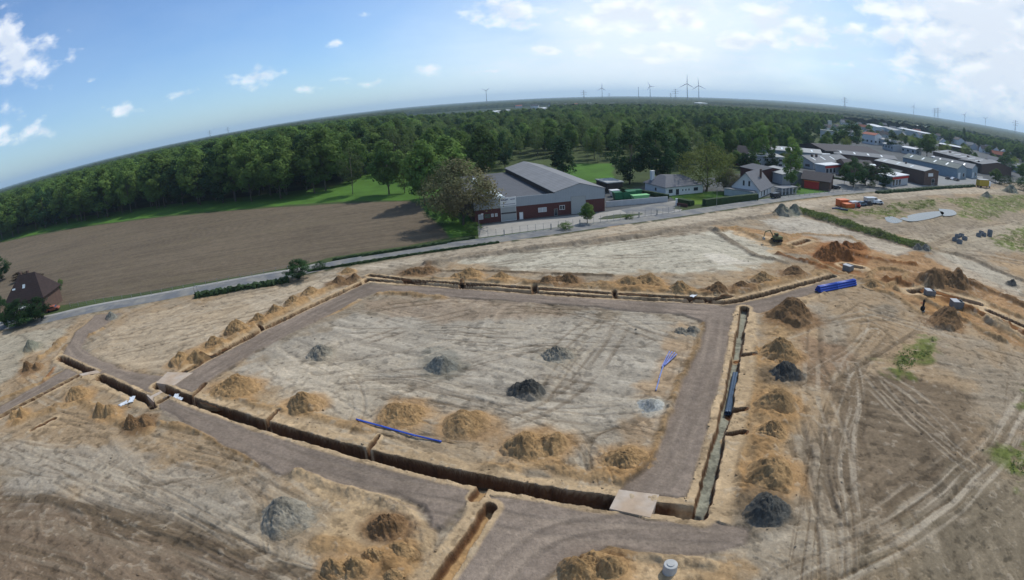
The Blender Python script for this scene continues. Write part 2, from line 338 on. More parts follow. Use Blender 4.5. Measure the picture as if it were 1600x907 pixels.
# low earth ridges and kicked-up edges: (line, half width m, height m, colour)
RIDGE = [
 ([(590,445+17),(600,460),(640,460),(690,466)], 1.1, .45, SAND), ([(355,560),(430,520),(520,490),(560,470)], .9, .3, SAND),
 ([(668,413),(780,396),(850,386),(930,377),(1005,368),(1111,350),(1218,335)], 1.6, .55, np.array([.27,.235,.185])), ([(690,424),(780,424),(860,427),(955,432)], .7, .3, BROWN),
 ([(1103,505),(1092,550),(1067,597),(1050,640),(1036,690),(1022,718),(1003,744),(975,762)], 1.0, .4, SAND), ([(330,640),(400,660),(450,680),(560,700),(680,722),(800,745),(950,768)], .45, .28, SAND),
 ([(250,662),(300,668),(372,708),(400,722)], .9, .4, SAND), ([(470,737),(520,752),(560,768),(600,778),(640,800),(660,830),(655,850)], 1.3, .5, SANDL),
 ([(905,868),(950,856),(1000,868),(1060,878),(1110,884)], .9, .4, SANDL), ([(1165,500),(1160,560),(1145,640),(1125,730),(1105,805)], .8, .25, SANDL),
 ([(1182,545),(1172,620),(1160,700),(1148,760)], .6, .3, SAND), ([(1120,362),(1150,356),(1190,375),(1240,388)], 1.2, .5, SAND), ([(1110,358),(1180,400),(1230,412)], 1.0, .35, MARL),
 ([(1205,380),(1250,366),(1330,372),(1360,392)], 1.1, .6, SAND), ([(1265,405),(1300,420),(1345,437),(1380,450)], 1.0, .45, SAND), ([(1358,430),(1370,421),(1395,420),(1418,428),(1408,440),(1385,449),(1362,442),(1358,430)], .9, .6, SAND),
 ([(1430,450),(1480,452),(1530,470),(1600,500)], 1.0, .6, SAND), ([(1500,480),(1560,512),(1640,560)], 1.0, .5, SAND), ([(1480,395),(1520,405),(1560,425),(1600,440),(1650,460)], 1.3, .6, np.array([.25,.21,.155])),
 ([(160,515),(105,540),(90,560)], 1.0, .5, SAND), ([(62,560),(85,545),(100,530)], 1.3, .8, SAND), ([(20,630),(60,610),(84,575)], .9, .4, RED),
 ([(0,625),(60,600),(95,582)], .8, .3, SAND), ([(400,870),(320,850),(200,815),(120,790),(60,775)], .8, .18, BROWN), ([(130,590),(170,610),(200,625)], .6, .3, SAND),
 ([(500,850),(560,860),(610,870),(660,905)], 1.2, .3, SAND), ([(1290,460),(1250,475),(1200,492)], .6, .3, SANDL),
]
RIDGE += [([(1385,438),(1440,452),(1500,478),(1560,505),(1640,540)], 1.3, .8, RED), ([(1400,452),(1450,472),(1500,498),(1570,535)], 1.0, .6, SAND), ([(1330,398),(1380,408),(1430,415)], 1.2, .7, RED), ([(1520,445),(1580,470),(1640,500)], 1.6, .8, np.array([.2,.12,.06])), ([(1540,500),(1600,530),(1660,560)], 1.2, .6, SANDL), ([(1215,398),(1250,408),(1290,418)], 1.0, .6, RED), ([(1345,445),(1400,462),(1440,490)], .8, .35, SAND),
 ([(600,436),(700,438),(800,441),(900,447),(1000,453),(1110,460)], 2.0, .55, SAND), ([(1150,456),(1200,446),(1290,425)], 2.0, .5, SAND), ([(1222,500),(1208,560),(1204,640),(1192,700),(1180,775)], 2.6, .4, SAND),
 ([(290,572),(340,545),(400,508),(470,474),(520,448)], 1.6, .5, SAND), ([(30,660),(80,640),(130,628),(180,655),(230,672)], 1.4, .4, SAND), ([(340,622),(430,640),(500,652),(580,672)], 1.0, .25, SAND), ([(760,735),(850,728),(920,745),(985,748)], 1.6, .35, SAND)]
RIDGE = [(P2(a), w, h, np.array(c)) for a, w, h, c in RIDGE]
# patches of other soil: (outline, colour, strength, softness m)
PATCH = [
 ([(350,590),(400,550),(520,500),(700,470),(1080,500),(1085,560),(1040,680),(900,720),(620,640),(480,630)], np.array([.345,.325,.28]), .85, 5),
 ([(420,560),(520,545),(640,600),(900,650),(950,690),(860,700),(700,650),(560,680),(440,650)], PALE, .85, 4),
 ([(660,545),(700,545),(722,570),(700,590),(670,585)], WET, .7, 1.5), ([(560,470),(700,465),(900,480),(860,500),(700,500),(600,495)], np.array([.30,.235,.17]), .7, 2.5),
 ([(1300,585),(1420,590),(1500,600),(1535,680),(1470,760),(1330,840),(1290,780),(1310,660)], BROWN, .85, 2.2), ([(1540,560),(1700,560),(1700,700),(1560,690)], MARL, .7, 4),
 ([(1500,740),(1600,660),(1700,700),(1700,1000),(1300,1000),(1380,870)], np.array([.20,.17,.12]), .75, 4),
 ([(1190,480),(1260,470),(1290,540),(1250,620),(1240,800),(1170,830),(1110,810),(1150,680)], SAND, .55, 2.5), ([(1240,520),(1330,540),(1310,600),(1250,600)], np.array([.24,.165,.105]), .8, 2),
 ([(1110,352),(1200,362),(1350,365),(1470,400),(1700,520),(1700,590),(1440,480),(1380,455),(1260,400),(1200,395)], np.array([.34,.215,.11]), .95, 1.8),
 ([(1150,360),(1200,372),(1230,395),(1200,400),(1130,375)], SANDL, .7, 1.5), ([(1275,385),(1310,375),(1370,390),(1345,430),(1300,430),(1262,412)], RED, .8, 1.6),
 ([(1530,395),(1620,395),(1700,450),(1600,440)], np.array([.36,.24,.12]), .5, 4), ([(0,560),(95,600),(190,640),(255,670),(420,740),(600,790),(660,850),(600,907),(430,870),(330,760),(180,720),(0,700)], np.array([.32,.24,.15]), .8, 4),
 ([(470,745),(600,785),(640,830),(560,845),(505,850),(500,790)], np.array([.44,.335,.205]), .8, 2),
 ([(0,760),(200,790),(380,850),(470,907),(470,1000),(-200,1000),(-200,760)], np.array([.17,.13,.095]), .85, 2.5), ([(0,690),(200,700),(420,760),(420,830),(300,830),(0,740)], np.array([.31,.285,.24]), .75, 3),
 ([(850,907),(900,875),(960,858),(1060,880),(1160,870),(1180,907),(1200,1000),(800,1000)], SAND, .8, 1.4), ([(980,880),(1080,890),(1090,907),(980,907)], SANDL, .7, 1.2),
 ([(130,545),(200,500),(420,450),(560,430),(565,440),(400,510),(280,580),(200,575)], np.array([.40,.335,.245]), .75, 2), ([(380,470),(520,430),(560,436),(420,500)], PALE, .4, 1.5),
 ([(690,408),(1005,372),(1140,362),(1230,408),(1100,425),(900,428),(780,420)], np.array([.42,.41,.345]), .9, 2.5), ([(1100,395),(1140,400),(1170,412),(1120,415)], np.array([.52,.50,.44]), .8, 1.5),
 ([(480,432),(660,400),(900,362),(1200,322),(1300,308),(1530,293),(1620,300),(1450,305),(1300,322),(1230,330),(1000,362),(780,392),(600,420)], PALE, .75, 1.5),
 ([(1190,345),(1240,335),(1440,392),(1400,400),(1330,385),(1220,362)], np.array([.38,.365,.32]), .8, 2), ([(1330,370),(1350,362),(1425,390),(1400,400)], PALE, .8, 1),
 ([(1290,323),(1370,315),(1600,302),(1600,370),(1500,350),(1400,352)], np.array([.27,.23,.165]), .7, 2.5), ([(1280,330),(1420,372),(1600,345),(1700,360),(1700,400),(1500,390),(1440,395),(1400,375)], np.array([.36,.325,.25]), .6, 3),
 ([(0,525),(60,518),(120,505),(60,560),(0,600),(-100,640),(-100,530)], np.array([.33,.31,.25]), .8, 2), ([(40,550),(90,550),(80,590),(30,600)], np.array([.36,.25,.14]), .7, 2),
 ([(1060,500),(1090,510),(1070,560),(1030,640),(1000,700),(960,730),(980,640),(1020,570)], np.array([.37,.26,.15]), .7, 2), ([(1000,625),(1030,622),(1040,640),(1015,650),(985,635)], np.array([.45,.45,.40]), .9, 1),
 ([(330,620),(420,650),(700,715),(950,765),(960,740),(800,700),(600,660),(480,640),(400,600),(350,590)], np.array([.39,.30,.19]), .6, 2), ([(1430,455),(1540,480),(1500,520),(1460,510)], np.array([.34,.20,.085]), .8, 1.5),
 ([(1440,400),(1480,395),(1600,440),(1600,470),(1500,430)], np.array([.40,.38,.32]), .7, 2), ([(640,770),(700,800),(690,830),(660,835)], np.array([.25,.22,.20]), .6, 1.5),
 ([(0,745),(60,740),(80,770),(30,790)], np.array([.30,.28,.24]), .5, 1.5), ([(1040,478),(1100,488),(1095,500),(1030,500)], PALE, .5, 1.5), ([(1095,808),(1165,815),(1240,830),(1230,850),(1165,850)], PALE, .5, 1.5),
]
PATCH = [(P2(a), np.array(c), s, w) for a, c, s, w in PATCH]
# vehicle tracks: (line, width m, ruts per metre, light or dark, strength)
TRACK = [
 ([(1300,1000),(1300,800),(1300,700),(1325,600),(1345,560),(1370,520)], 5.5, .9, 1, .9), ([(1240,1000),(1262,800),(1275,700),(1290,600),(1262,560),(1240,540)], 3.2, 1.3, 0, .8), ([(1335,1000),(1330,760),(1340,640),(1335,570)], 3.5, 1.6, 1, .7),
 ([(1240,920),(1400,830),(1500,760),(1560,700),(1600,640),(1640,560)], 6.5, .9, 1, .9), ([(1330,760),(1375,820),(1400,880),(1410,960)], 3, 1.6, 0, .8), ([(1450,760),(1530,700),(1560,640),(1570,560)], 2.2, 1.4, 0, .9),
 ([(1190,560),(1280,600),(1340,570),(1420,520),(1440,500)], 3.5, 1.3, 0, .8), ([(1290,500),(1340,470),(1370,460),(1420,480),(1500,540),(1620,590)], 4, 1.0, 0, .8), ([(1250,590),(1330,540),(1350,500),(1330,480)], 2.5, 1.6, 1, .6),
 ([(0,700),(150,720),(300,790),(420,870),(520,940)], 6, .9, 1, .6), ([(0,790),(180,820),(350,870),(500,930)], 8, .7, 0, .9), ([(0,860),(150,900),(300,960)], 7, .8, 0, .8), ([(30,735),(120,755),(210,765),(330,745),(420,720)], 3, 1.4, 0, .6),
 ([(430,850),(480,830),(520,790),(560,780)], 3, 1.3, 0, .5), ([(140,760),(230,700),(330,700),(400,740),(440,790)], 2.5, 1.5, 1, .4), ([(420,860),(410,800),(390,760),(330,700)], 3, 1.5, 0, .35),
 ([(900,770),(905,720),(890,680),(800,640),(660,600),(560,590)], 5, 1.2, 1, .6), ([(940,760),(930,700),(960,670),(1040,690)], 4, 1.5, 0, .8), ([(870,690),(980,660),(1060,600),(1080,540),(1070,510)], 3.5, 1.4, 0, .6),
 ([(480,560),(540,590),(560,640),(520,690)], 3, 1.4, 1, .6), ([(500,580),(620,560),(760,520),(960,505),(1080,500)], 6, .8, 1, .6), ([(620,610),(760,560),(860,540),(980,540),(1040,510)], 4, 1.2, 0, .5),
 ([(540,620),(700,640),(850,640),(1000,630)], 6, .8, 1, .5), ([(560,700),(640,690),(760,700),(830,690)], 3, 1.5, 0, .5), ([(600,480),(720,500),(860,480),(1000,490)], 3, 1.1, 0, .6), ([(360,600),(420,570),(520,560)], 4, 1.0, 1, .4),
 ([(800,830),(950,830),(1150,840),(1300,830)], 8, .6, 1, .35), ([(700,930),(800,860),(900,830),(1000,820)], 6, .8, 0, .3), ([(480,740),(500,700),(430,680),(320,650),(260,620)], 3, .8, 0, .15),
 ([(330,700),(480,760),(600,740),(700,790)], 5, .7, 0, .15), ([(1060,800),(1080,700),(1110,600),(1130,520)], 3.5, .7, 1, .3), ([(1060,560),(1040,640),(1010,720)], 1.5, 1.0, 1, .2),
 ([(700,402),(900,372),(1100,344),(1200,328),(1300,315),(1500,300)], 5, .5, 1, .8), ([(1240,325),(1330,350),(1440,385),(1540,400),(1640,420)], 7, .5, 1, .7), ([(1440,385),(1520,362),(1600,345),(1680,330)], 7, .5, 1, .7),
 ([(1330,325),(1290,312),(1400,306),(1600,300)], 6, .5, 1, .7), ([(780,420),(950,418),(1150,410),(1230,400)], 6, .6, 1, .5), ([(140,545),(260,500),(420,470),(540,436)], 4, .8, 1, .5), ([(180,560),(280,530),(400,480)], 3, 1, 0, .3),
 ([(1345,440),(1400,470),(1500,530),(1600,560)], 3, 1.2, 0, .7), ([(1380,430),(1420,450),(1480,455),(1560,480),(1640,520)], 3, 1.0, 1, .5), ([(430,868),(300,800),(180,740),(60,700)], 3.5, 1.3, 1, .5),
 ([(1215,470),(1240,520),(1235,600)], 2, 1.5, 0, .5), ([(870,760),(890,730),(925,690)], 2.5, 1.6, 0, .8), ([(820,720),(830,690),(870,660)], 2, 1.5, 0, .6), ([(0,600),(60,570),(140,520),(180,500)], 3, .9, 1, .4),
]
TRACK = [(smooth_pl(P2(a), 5), w, f, k, s) for a, w, f, k, s in TRACK]
_rw = random.Random(77); WHEELS = []
for (x0, y0, x1, y1, n, bend) in ((480, 500, 1080, 540, 9, .6), (430, 560, 1000, 640, 9, .8), (560, 640, 900, 740, 6, .9), (980, 500, 760, 720, 7, .6), (880, 660, 960, 760, 7, .2), (1240, 480, 1330, 900, 13, .3), (1290, 860, 1600, 640, 12, .15), (1200, 520, 1420, 480, 8, .4), (1300, 470, 1600, 560, 8, .2),
    (0, 700, 440, 900, 9, .35), (60, 640, 430, 740, 5, .6), (330, 720, 560, 860, 6, .4), (700, 400, 1180, 345, 9, .05), (760, 420, 1200, 395, 7, .15), (1240, 335, 1600, 400, 9, .1), (150, 540, 540, 445, 8, .15), (820, 800, 1240, 850, 8, .1), (640, 830, 900, 800, 5, .2), (1340, 560, 1520, 720, 7, .4), (0, 560, 120, 640, 4, .3)):
    for _ in range(n):
        ja, jb = _rw.gauss(0, abs(y1 - y0) * .12 + abs(x1 - x0) * .05), _rw.gauss(0, abs(y1 - y0) * .12 + abs(x1 - x0) * .05); vert = abs(y1 - y0) > abs(x1 - x0)
        p0, p1 = ((x0 + ja * (1 if vert else .5), y0 + ja * (0 if vert else .6)), (x1 + jb * (1 if vert else .5), y1 + jb * (0 if vert else .6))); L_ = math.hypot(p1[0] - p0[0], p1[1] - p0[1]); u = _rw.uniform(0, .35); v_ = _rw.uniform(.6, 1)
        nx_, ny_ = -(p1[1] - p0[1]) / L_, (p1[0] - p0[0]) / L_; bd = _rw.gauss(0, bend * .5) * L_ * .35; pts = [(p0[0] + (p1[0] - p0[0]) * t + nx_ * bd * math.sin(math.pi * t), p0[1] + (p1[1] - p0[1]) * t + ny_ * bd * math.sin(math.pi * t) * .6) for t in np.linspace(u, v_, 6)]
        WHEELS.append((smooth_pl(P2(pts), 3), 0 if _rw.random() < .62 else 1))
ROADWH = []
for pts, n in (([(300,600),(400,542),(500,487),(580,450)], 5), ([(580,450),(760,462),(960,475),(1120,486)], 5), ([(1120,490),(1110,560),(1075,660),(1045,730),(1000,790)], 6), ([(250,635),(400,690),(560,745),(720,775)], 6), ([(600,775),(720,800),(850,825),(1000,835),(1150,838)], 6), ([(740,980),(800,880),(880,830),(1000,815)], 6), ([(150,500),(115,545),(180,580),(260,600)], 4), ([(1130,485),(1200,472),(1300,448)], 4), ([(0,645),(60,612),(115,580)], 2)):
    for _ in range(n): o_ = _rw.gauss(0, 6); ROADWH.append((smooth_pl(P2([(x + o_ + _rw.gauss(0, 1.5), y + o_ * .5 + _rw.gauss(0, 1)) for x, y in pts]), 4), 2 + (_rw.random() < .5)))
ASPHALT_PX = [(-60,522),(0,511),(60,503),(130,487),(225,470),(300,456),(400,437.5),(455,428.5),(520,414.5),(585,403),(655,391.5),(780,374.5),(900,357.5),(1040,338),(1119,326.5),(1200,314.5),(1260,307),(1330,300.5),(1400,295),(1500,289),(1640,281)]
ASPHALT = smooth_pl(P2(ASPHALT_PX), 6)
FIELD = P2([(-140,480),(0,497),(90,479),(225,457),(390,430),(455,418),(520,402),(640,384),(700,372),(690,355),(668,340),(655,318),(640,315),(540,318),(400,327),(250,340),(100,360),(0,380),(-200,400)])
GRASSZ = [P2(a) for a in ([(0,378),(100,358),(250,338),(400,325),(520,316),(640,313),(660,322),(690,352),(704,372),(745,366),(748,340),(735,320),(700,300),(665,285),(640,262),(590,262),(520,292),(400,306),(250,322),(0,360)],
  [(880,290),(960,284),(955,256),(900,256),(880,262)], [(1040,303),(1100,300),(1180,300),(1170,318),(1060,320)], [(1242,308),(1300,303),(1300,296),(1262,292),(1240,298)],
  [(1060,314),(1100,303),(1104,316),(1082,320)], [(-60,470),(-10,440),(30,428),(85,438),(96,470),(84,488),(30,500),(-60,512)])]
MEAD = [P2(a) for a in ([(1345,330),(1390,322),(1412,330),(1400,340),(1350,338)], [(1300,330),(1335,326),(1345,336),(1325,338)], [(1395,318),(1460,312),(1462,324),(1420,330)], [(1470,312),(1600,305),(1620,330),(1560,332),(1540,345),(1500,340),(1505,325)],
  [(1550,372),(1600,352),(1700,350),(1700,400),(1600,396),(1560,386)], [(1395,560),(1420,545),(1465,528),(1470,540),(1430,575),(1400,582)], [(1600,640),(1590,600),(1640,600)], [(1570,715),(1620,705),(1620,740),(1585,745)])]
BANK = P2([(1248,331),(1290,343),(1340,358),(1380,370),(1440,388)])
POND = [P2(a) for a in ([(1382,341),(1392,339),(1404,343),(1410,347),(1398,350),(1386,347)], [(1405,343),(1430,335),(1468,331),(1474,336),(1452,343),(1424,347)], [(1466,327),(1488,329),(1494,336),(1474,338)])]
INDUSTRY = P2([(1060,285),(1180,270),(1250,240),(1330,215),(1560,235),(1720,290),(1600,292),(1400,296),(1240,306),(1060,318),(1040,330),(745,362),(745,345),(940,300)])

S, G_ = 'sand_pile', 'gravel_pile'
HEAPS = [
 (S, 'sand pile at the left inner corner of the block, by the trench crossing', 370, 626, 586, 88, 's', 1, .75), (S, 'pointed sand pile second from the left along the inside of the long front trench', 477, 648, 609, 66, 's', 1, .7),
 (S, 'sand pile at the left end of the blue pipe, next to its rounder neighbour', 638, 668, 630, 88, 's', 1, .7), (S, 'round broad sand pile at the right end of the blue pipe', 731, 683, 640, 86, 's', 1, .45),
 (S, 'wide churned sand mound inside the block with dark clods on top', 842, 724, 674, 104, 's', 2, .8), (S, 'low sand mound in the lower right corner of the block', 980, 744, 706, 84, 's', 1, .6),
 (G_, 'small light grey rubble heap in the upper left of the block', 505, 563, 537, 46, 'g', 1, .8), (G_, 'flat wet grey heap in the middle of the block', 690, 586, 549, 56, 'w', 1, .35), (G_, 'sharp grey rubble heap in the centre right of the block', 868, 569, 542, 56, 'g', 1, .9),
 (G_, 'dark rubble heap with a pale back, lowest of the grey heaps in the block', 825, 626, 591, 58, 'k', 1, .9), (G_, 'low grey rubble patch at the upper right corner of the block', 1072, 529, 512, 44, 'g', 2, .9), (G_, 'flat pale ash heap beside the right haul road', 1015, 648, 625, 50, 'p', 1, .3),
 (S, 'sand heap nearest the trench crossing on the left strip', 300, 572, 543, 62, 's', 2, .6), (S, 'low sand heap second from the crossing on the left strip', 337, 546, 525, 42, 's', 1, .6), (S, 'pointed sand heap third from the crossing on the left strip', 374, 523, 497, 44, 's', 1, .6),
 (S, 'small sand heap fourth from the crossing on the left strip', 406, 506, 489, 28, 's', 1, .6), (S, 'sand heap fifth from the crossing on the left strip', 432, 493, 474, 32, 's', 1, .6), (S, 'sand heap sixth from the crossing on the left strip', 461, 479, 461, 32, 's', 1, .6), (S, 'small pale heap last on the left strip', 486, 464, 447, 34, 's', 1, .5),
 (S, 'broad low brown heap at the top left corner outside the block', 543, 446, 427, 46, 'b', 2, .5), (S, 'small pointed sand heap above the top left corner of the block', 545, 428, 417, 26, 's', 1, .4), (S, 'wide brown heap at the left start of the top trench', 655, 434, 417, 56, 'b', 3, .8),
 (S, 'tall sand heap right of the wide brown one above the top trench', 732, 440, 419, 48, 's', 1, .6), (S, 'low sand heap third along the top trench', 784, 442, 425, 36, 's', 1, .7), (S, 'brown sand heap in the middle of the top trench', 876, 451, 427, 62, 'b', 2, .7),
 (S, 'biggest sand heap along the top trench, right of the middle', 1000, 457, 430, 76, 's', 2, .5), (S, 'sand heap next to the biggest one above the top trench', 1062, 461, 438, 42, 's', 1, .6), (S, 'dark edged sand heap above the bend of the top trench', 1122, 463, 440, 44, 'b', 1, .6),
 (S, 'low brown heap at the bend of the top trench', 1161, 456, 441, 34, 'b', 1, .6), (S, 'sand heap right of the bend of the top trench', 1192, 446, 426, 40, 's', 1, .6), (S, 'pale heap with a dark red cone at the far end of the top trench', 1240, 435, 414, 42, 'b', 1, .5),
 (S, 'big brown pile by the stack of blue pipes', 1238, 510, 462, 80, 'b', 1, .6), (S, 'reddish sand pile with a triangular hollow, second in the right row', 1215, 567, 524, 70, 's', 1, .8), (G_, 'dark slate grey gravel pile in the right row of piles', 1222, 602, 568, 58, 'k', 1, .7),
 (S, 'rounded sand pile just below the dark gravel pile', 1212, 650, 598, 68, 's', 1, .4), (S, 'low flattened sand pile in the middle of the right row', 1200, 692, 660, 52, 's', 1, .8), (S, 'large sand mound above the dark grey pile at the end of the right row', 1196, 772, 705, 94, 's', 1, .5),
 (G_, 'large dark grey gravel pile at the lower end of the right row', 1188, 827, 761, 82, 'k', 1, .65), (S, 'longest dark brown soil heap in the orange digging area', 1474, 456, 415, 84, 'b', 3, .5), (S, 'brown soil cone next to the digging with the open shafts', 1478, 514, 475, 62, 'b', 1, .5),
 (S, 'rust red churned mound at the upper end of the digging area', 1300, 411, 374, 66, 'r', 3, .9), (S, 'smaller rust red mound behind the churned one', 1330, 392, 376, 40, 'r', 2, .8), (G_, 'grey-green soil heap at the far right edge of the site', 1577, 302, 288, 32, 'v', 2, .5), (G_, 'small grey-green heap by the yellow lorry box', 1541, 309, 297, 20, 'v', 1, .5),
 (G_, 'pointed grey-green heap at the bend of the site road', 1232, 339, 317, 44, 'v', 2, .5), (G_, 'dark rubble heap at the end of the grassy bank', 1440, 394, 380, 28, 'w', 2, .9), (G_, 'small dark grey heap alone on the right strip', 1580, 448, 432, 22, 'k', 1, .5),
 (G_, 'biggest grey rubble pile, at the lower left of the photo', 461, 835, 774, 108, 'g', 1, .6), (S, 'brown crumbly heap of clods on the sand patch', 613, 845, 800, 66, 'b', 1, .95), (S, 'tipped sand ridge right below the heap of clods', 630, 878, 838, 44, 's', 1, .6), (S, 'tipped sand heap left of the sand ridge below the clods', 592, 885, 848, 44, 's', 1, .7),
 (S, 'wide sand heap at the bottom edge of the photo', 552, 910, 864, 70, 's', 2, .8), (S, 'small sand heap at the bottom edge beside the short trench', 622, 912, 886, 36, 's', 1, .8), (S, 'sand mound at the bottom edge left of the concrete ring', 925, 925, 862, 96, 's', 2, .7),
 (G_, 'pointed grey heap at the left edge of the site below the road', 50, 549, 520, 34, 'v', 1, .4), (S, 'sand heap between the left trenches', 128, 627, 599, 50, 's', 1, .6), (S, 'sand heap below the white foil scraps', 172, 656, 622, 52, 's', 2, .6), (S, 'dark clod heap right of the heap below the foil scraps', 222, 672, 636, 46, 'b', 2, .95),
 (S, 'low sand heap near the left edge beside the narrow trench', 34, 658, 632, 40, 's', 2, .7), (G_, 'small grey heap on the mouth of the side road', 176, 500, 485, 24, 'w', 1, .4), (S, 'rusty low heap beside the left side road', 52, 582, 560, 34, 'b', 2, .8), (S, 'low brown spoil heap beside the orange digging pit', 1362, 452, 438, 26, 's', 1, .7),
]
HC = {'s': (.35, .222, .105), 'b': (.20, .12, .06), 'r': (.25, .11, .042), 'g': (.26, .235, .185), 'k': (.09, .088, .078), 'p': (.40, .40, .36), 'w': (.19, .185, .155), 'v': (.20, .20, .15)}
def heap_geo(px, bot, top, wpx, aspect=.85):
    x0, y0 = at(px, bot); r0 = math.hypot(x0, y0); sl = math.sqrt(r0**2 + CAM_H**2); Wm = wpx * (1.14 if wpx < 100 else 1.05) * sl / FPX
    v = np.array([x0, y0]) / r0; Dm = Wm * aspect; cc = np.array([x0, y0]) + v * Dm * .45; rr = np.hypot(*cc); vv = ray(px, top)
    return cc, Wm, Dm, min(max(.35, CAM_H + rr * vv[2] / math.hypot(vv[0], vv[1])), Wm * .37)
def ground_eval(x, y):
    shp = x.shape; r = np.hypot(x, y)
    z = np.zeros(shp); lab = np.zeros(shp, np.int8)
    col = np.tile(np.array([.028, .042, .016]), (len(x), 1))       # land far away: woods and meadows seen from the side
    def mixc(idx, c, m): col[idx] += (c - col[idx]) * m[:, None]
    n1 = fbm(x / 400, y / 400, 3, 4); mixc(slice(None), np.array([.07, .085, .035]), sst(.58, .66, n1))
    # distances to the asphalt road: the site lies on the near side of it
    d, side, run = pl_dist(x, y, [tuple(p) for p in ASPHALT])
    far = side > 0
    site = (~far) & (r < 420) & (d < 400) & ~((y > 150) & (x > 330))
    I = np.where(site)[0]; X = x[I]; Y = y[I]
    # ---- base marl with streaks and stains
    w1 = fbm(X / 9, Y / 9, 21, 4); w2 = fbm(X / 28, Y / 28, 22, 3)
    def streak(a, i, l=8., t=.8):
        u = X * math.cos(a) + Y * math.sin(a) + 6 * w2; v = -X * math.sin(a) + Y * math.cos(a) + 9 * (w2 - .5) + 1.6 * w1
        return fbs(u / l, v / t, 31 + i, 4, .62)
    s1, s2, s3 = streak(.25, 0), streak(1.15, 7), streak(-.55, 14); q1 = sst(.42, .58, fbm(X / 17, Y / 17, 25, 3)); q2 = sst(.45, .6, fbm(X / 21, Y / 21, 26, 3))
    st = (s1 * (1 - q1) + s2 * q1) * (1 - q2) + s3 * q2
    c = MARL * (1 + (w1[:, None] - .5) * .5); m = sst(.50, .75, st)[:, None] * .40; c = c + (PALE - c) * m
    m = sst(.47, .25, st)[:, None] * .38; c = c + (BROWN * 1.15 - c) * m
    m = sst(.52, .68, fbm(X / 14, Y / 14, 41, 4))[:, None] * .45; c = c + (SAND - c) * m
    zz = (fbm(X / 11, Y / 11, 51, 3) - .5) * .5 + (fbm(X / 2.2, Y / 2.2, 55, 4, .6) - .5) * .22 + (st - .5) * .16
    L = np.zeros(len(I), np.int8)
    wob = (fbm(X / 3.2, Y / 3.2, 61, 4) - .5)
    for pts, cc, s, w in PATCH:
        k = np.where(near(X, Y, pts, w * 2))[0]
        if not len(k): continue
        sd = poly_sd(X[k], Y[k], pts) + wob[k] * w * 3.0
        m = sst(w * .6, -w * .6, sd) * s; tone = cc * (1 + (st[k][:, None] - .5) * .75 + (w1[k][:, None] - .5) * .3); c[k] += (tone - c[k]) * m[:, None]
    # ---- vehicle tracks
    for i, (pts, w, f, kind, s) in enumerate(TRACK):
        k = np.where(near(X, Y, pts, w))[0]
        if not len(k): continue
        dd, sg, rn = pl_dist(X[k], Y[k], [tuple(p) for p in pts]); q = np.where(dd < w * .5 * 1.15)[0]
        if not len(q): continue
        k = k[q]; lat = np.sign(sg[q]) * dd[q]; rn = rn[q]; lat = lat + (fbm(rn / 14, rn * 0 + i * 7.7, 70 + i, 2) - .5) * w * .5
        ss = fbs(lat * f * 1.5 + i * 31, rn * .045 + i, 80 + i, 4, .65); env = sst(w * .56, w * .25, dd[q]) * s
        up_ = sst(.52, .70, ss) * env; dn = sst(.48, .30, ss) * env
        lt = (PALE * .95, MARL * .95)[0 if kind else 1]; c[k] += (lt - c[k]) * (up_ * (1. if kind else .5))[:, None]; c[k] += (BROWN * .9 - c[k]) * (dn * (.6 if kind else .9))[:, None]
        lug = .5 + .5 * np.sin(rn * 9)                                    # tread marks
        zz[k] -= dn * (.15 + .03 * lug); c[k] *= (1 - .10 * dn * lug)[:, None]
    # ---- single wheel tracks: two crisp ruts each
    def wheels(lst, amt, deep, soft, half=.95):
        for i, (pts, dark) in enumerate(lst):
            k = np.where(near(X, Y, pts, 2))[0]
            if not len(k): continue
            dd, sg, rn = pl_dist(X[k], Y[k], [tuple(p) for p in pts]); q = np.where(dd < 1.6)[0]
            if not len(q): continue
            k = k[q]; dd = dd[q]; rn = rn[q]; wd = .15 + .07 * (i % 3); tot = rn.max()
            en = sst(0, 3, rn) * sst(tot, tot - 3, rn) * sst(.38, .6, fbm(rn / 7 + i * 3.3, rn * 0, 300 + i, 2)); ru = sst(wd + soft, wd - .08, np.abs(dd - half)) * en
            tc_ = (BROWN * .85, PALE * 1.0, np.array([.33, .28, .23]), ROADC * .62)[dark]; c[k] += (tc_ - c[k]) * (ru * amt)[:, None]; zz[k] -= ru * deep
    wheels(WHEELS, .46, .07, .12)
    # ---- greenery on the site
    for pts in MEAD:
        k = np.where(near(X, Y, pts, 8))[0]
        if not len(k): continue
        sd = poly_sd(X[k], Y[k], pts) + wob[k] * 14; m = sst(1.5, -2, sd) * sst(.3, .55, fbm(X[k] / 1.6, Y[k] / 1.6, 91, 4))
        g = GRASS * (.8 + 1.0 * w1[k][:, None]) + np.array([.05, .03, .01]); c[k] += (g - c[k]) * (m * .9)[:, None]; zz[k] += m * .15
    dd, _s, rn = pl_dist(X, Y, [tuple(p) for p in BANK]); k = np.where(dd < 5)[0]
    e = sst(3.6, .6, dd[k]); e = sst(3.4, .3, dd[k] + 2.2 * wob[k]); zz[k] += e * 1.3 * (.45 + 1.0 * fbm(rn[k] / 3, dd[k] * .3, 93, 3)); g = np.array([.085, .135, .035]) * (.6 + 1.0 * w1[k][:, None]); bm = sst(3.0, .9, dd[k] + 3 * wob[k]) * np.where(rn[k] > 46, .3, .95); mud = sst(5.0, 3.4, dd[k] + 2 * wob[k]) * (_s[k] < 0) * .7; c[k] += (BROWN * .8 - c[k]) * mud[:, None]
    c[k] += (g - c[k]) * bm[:, None]
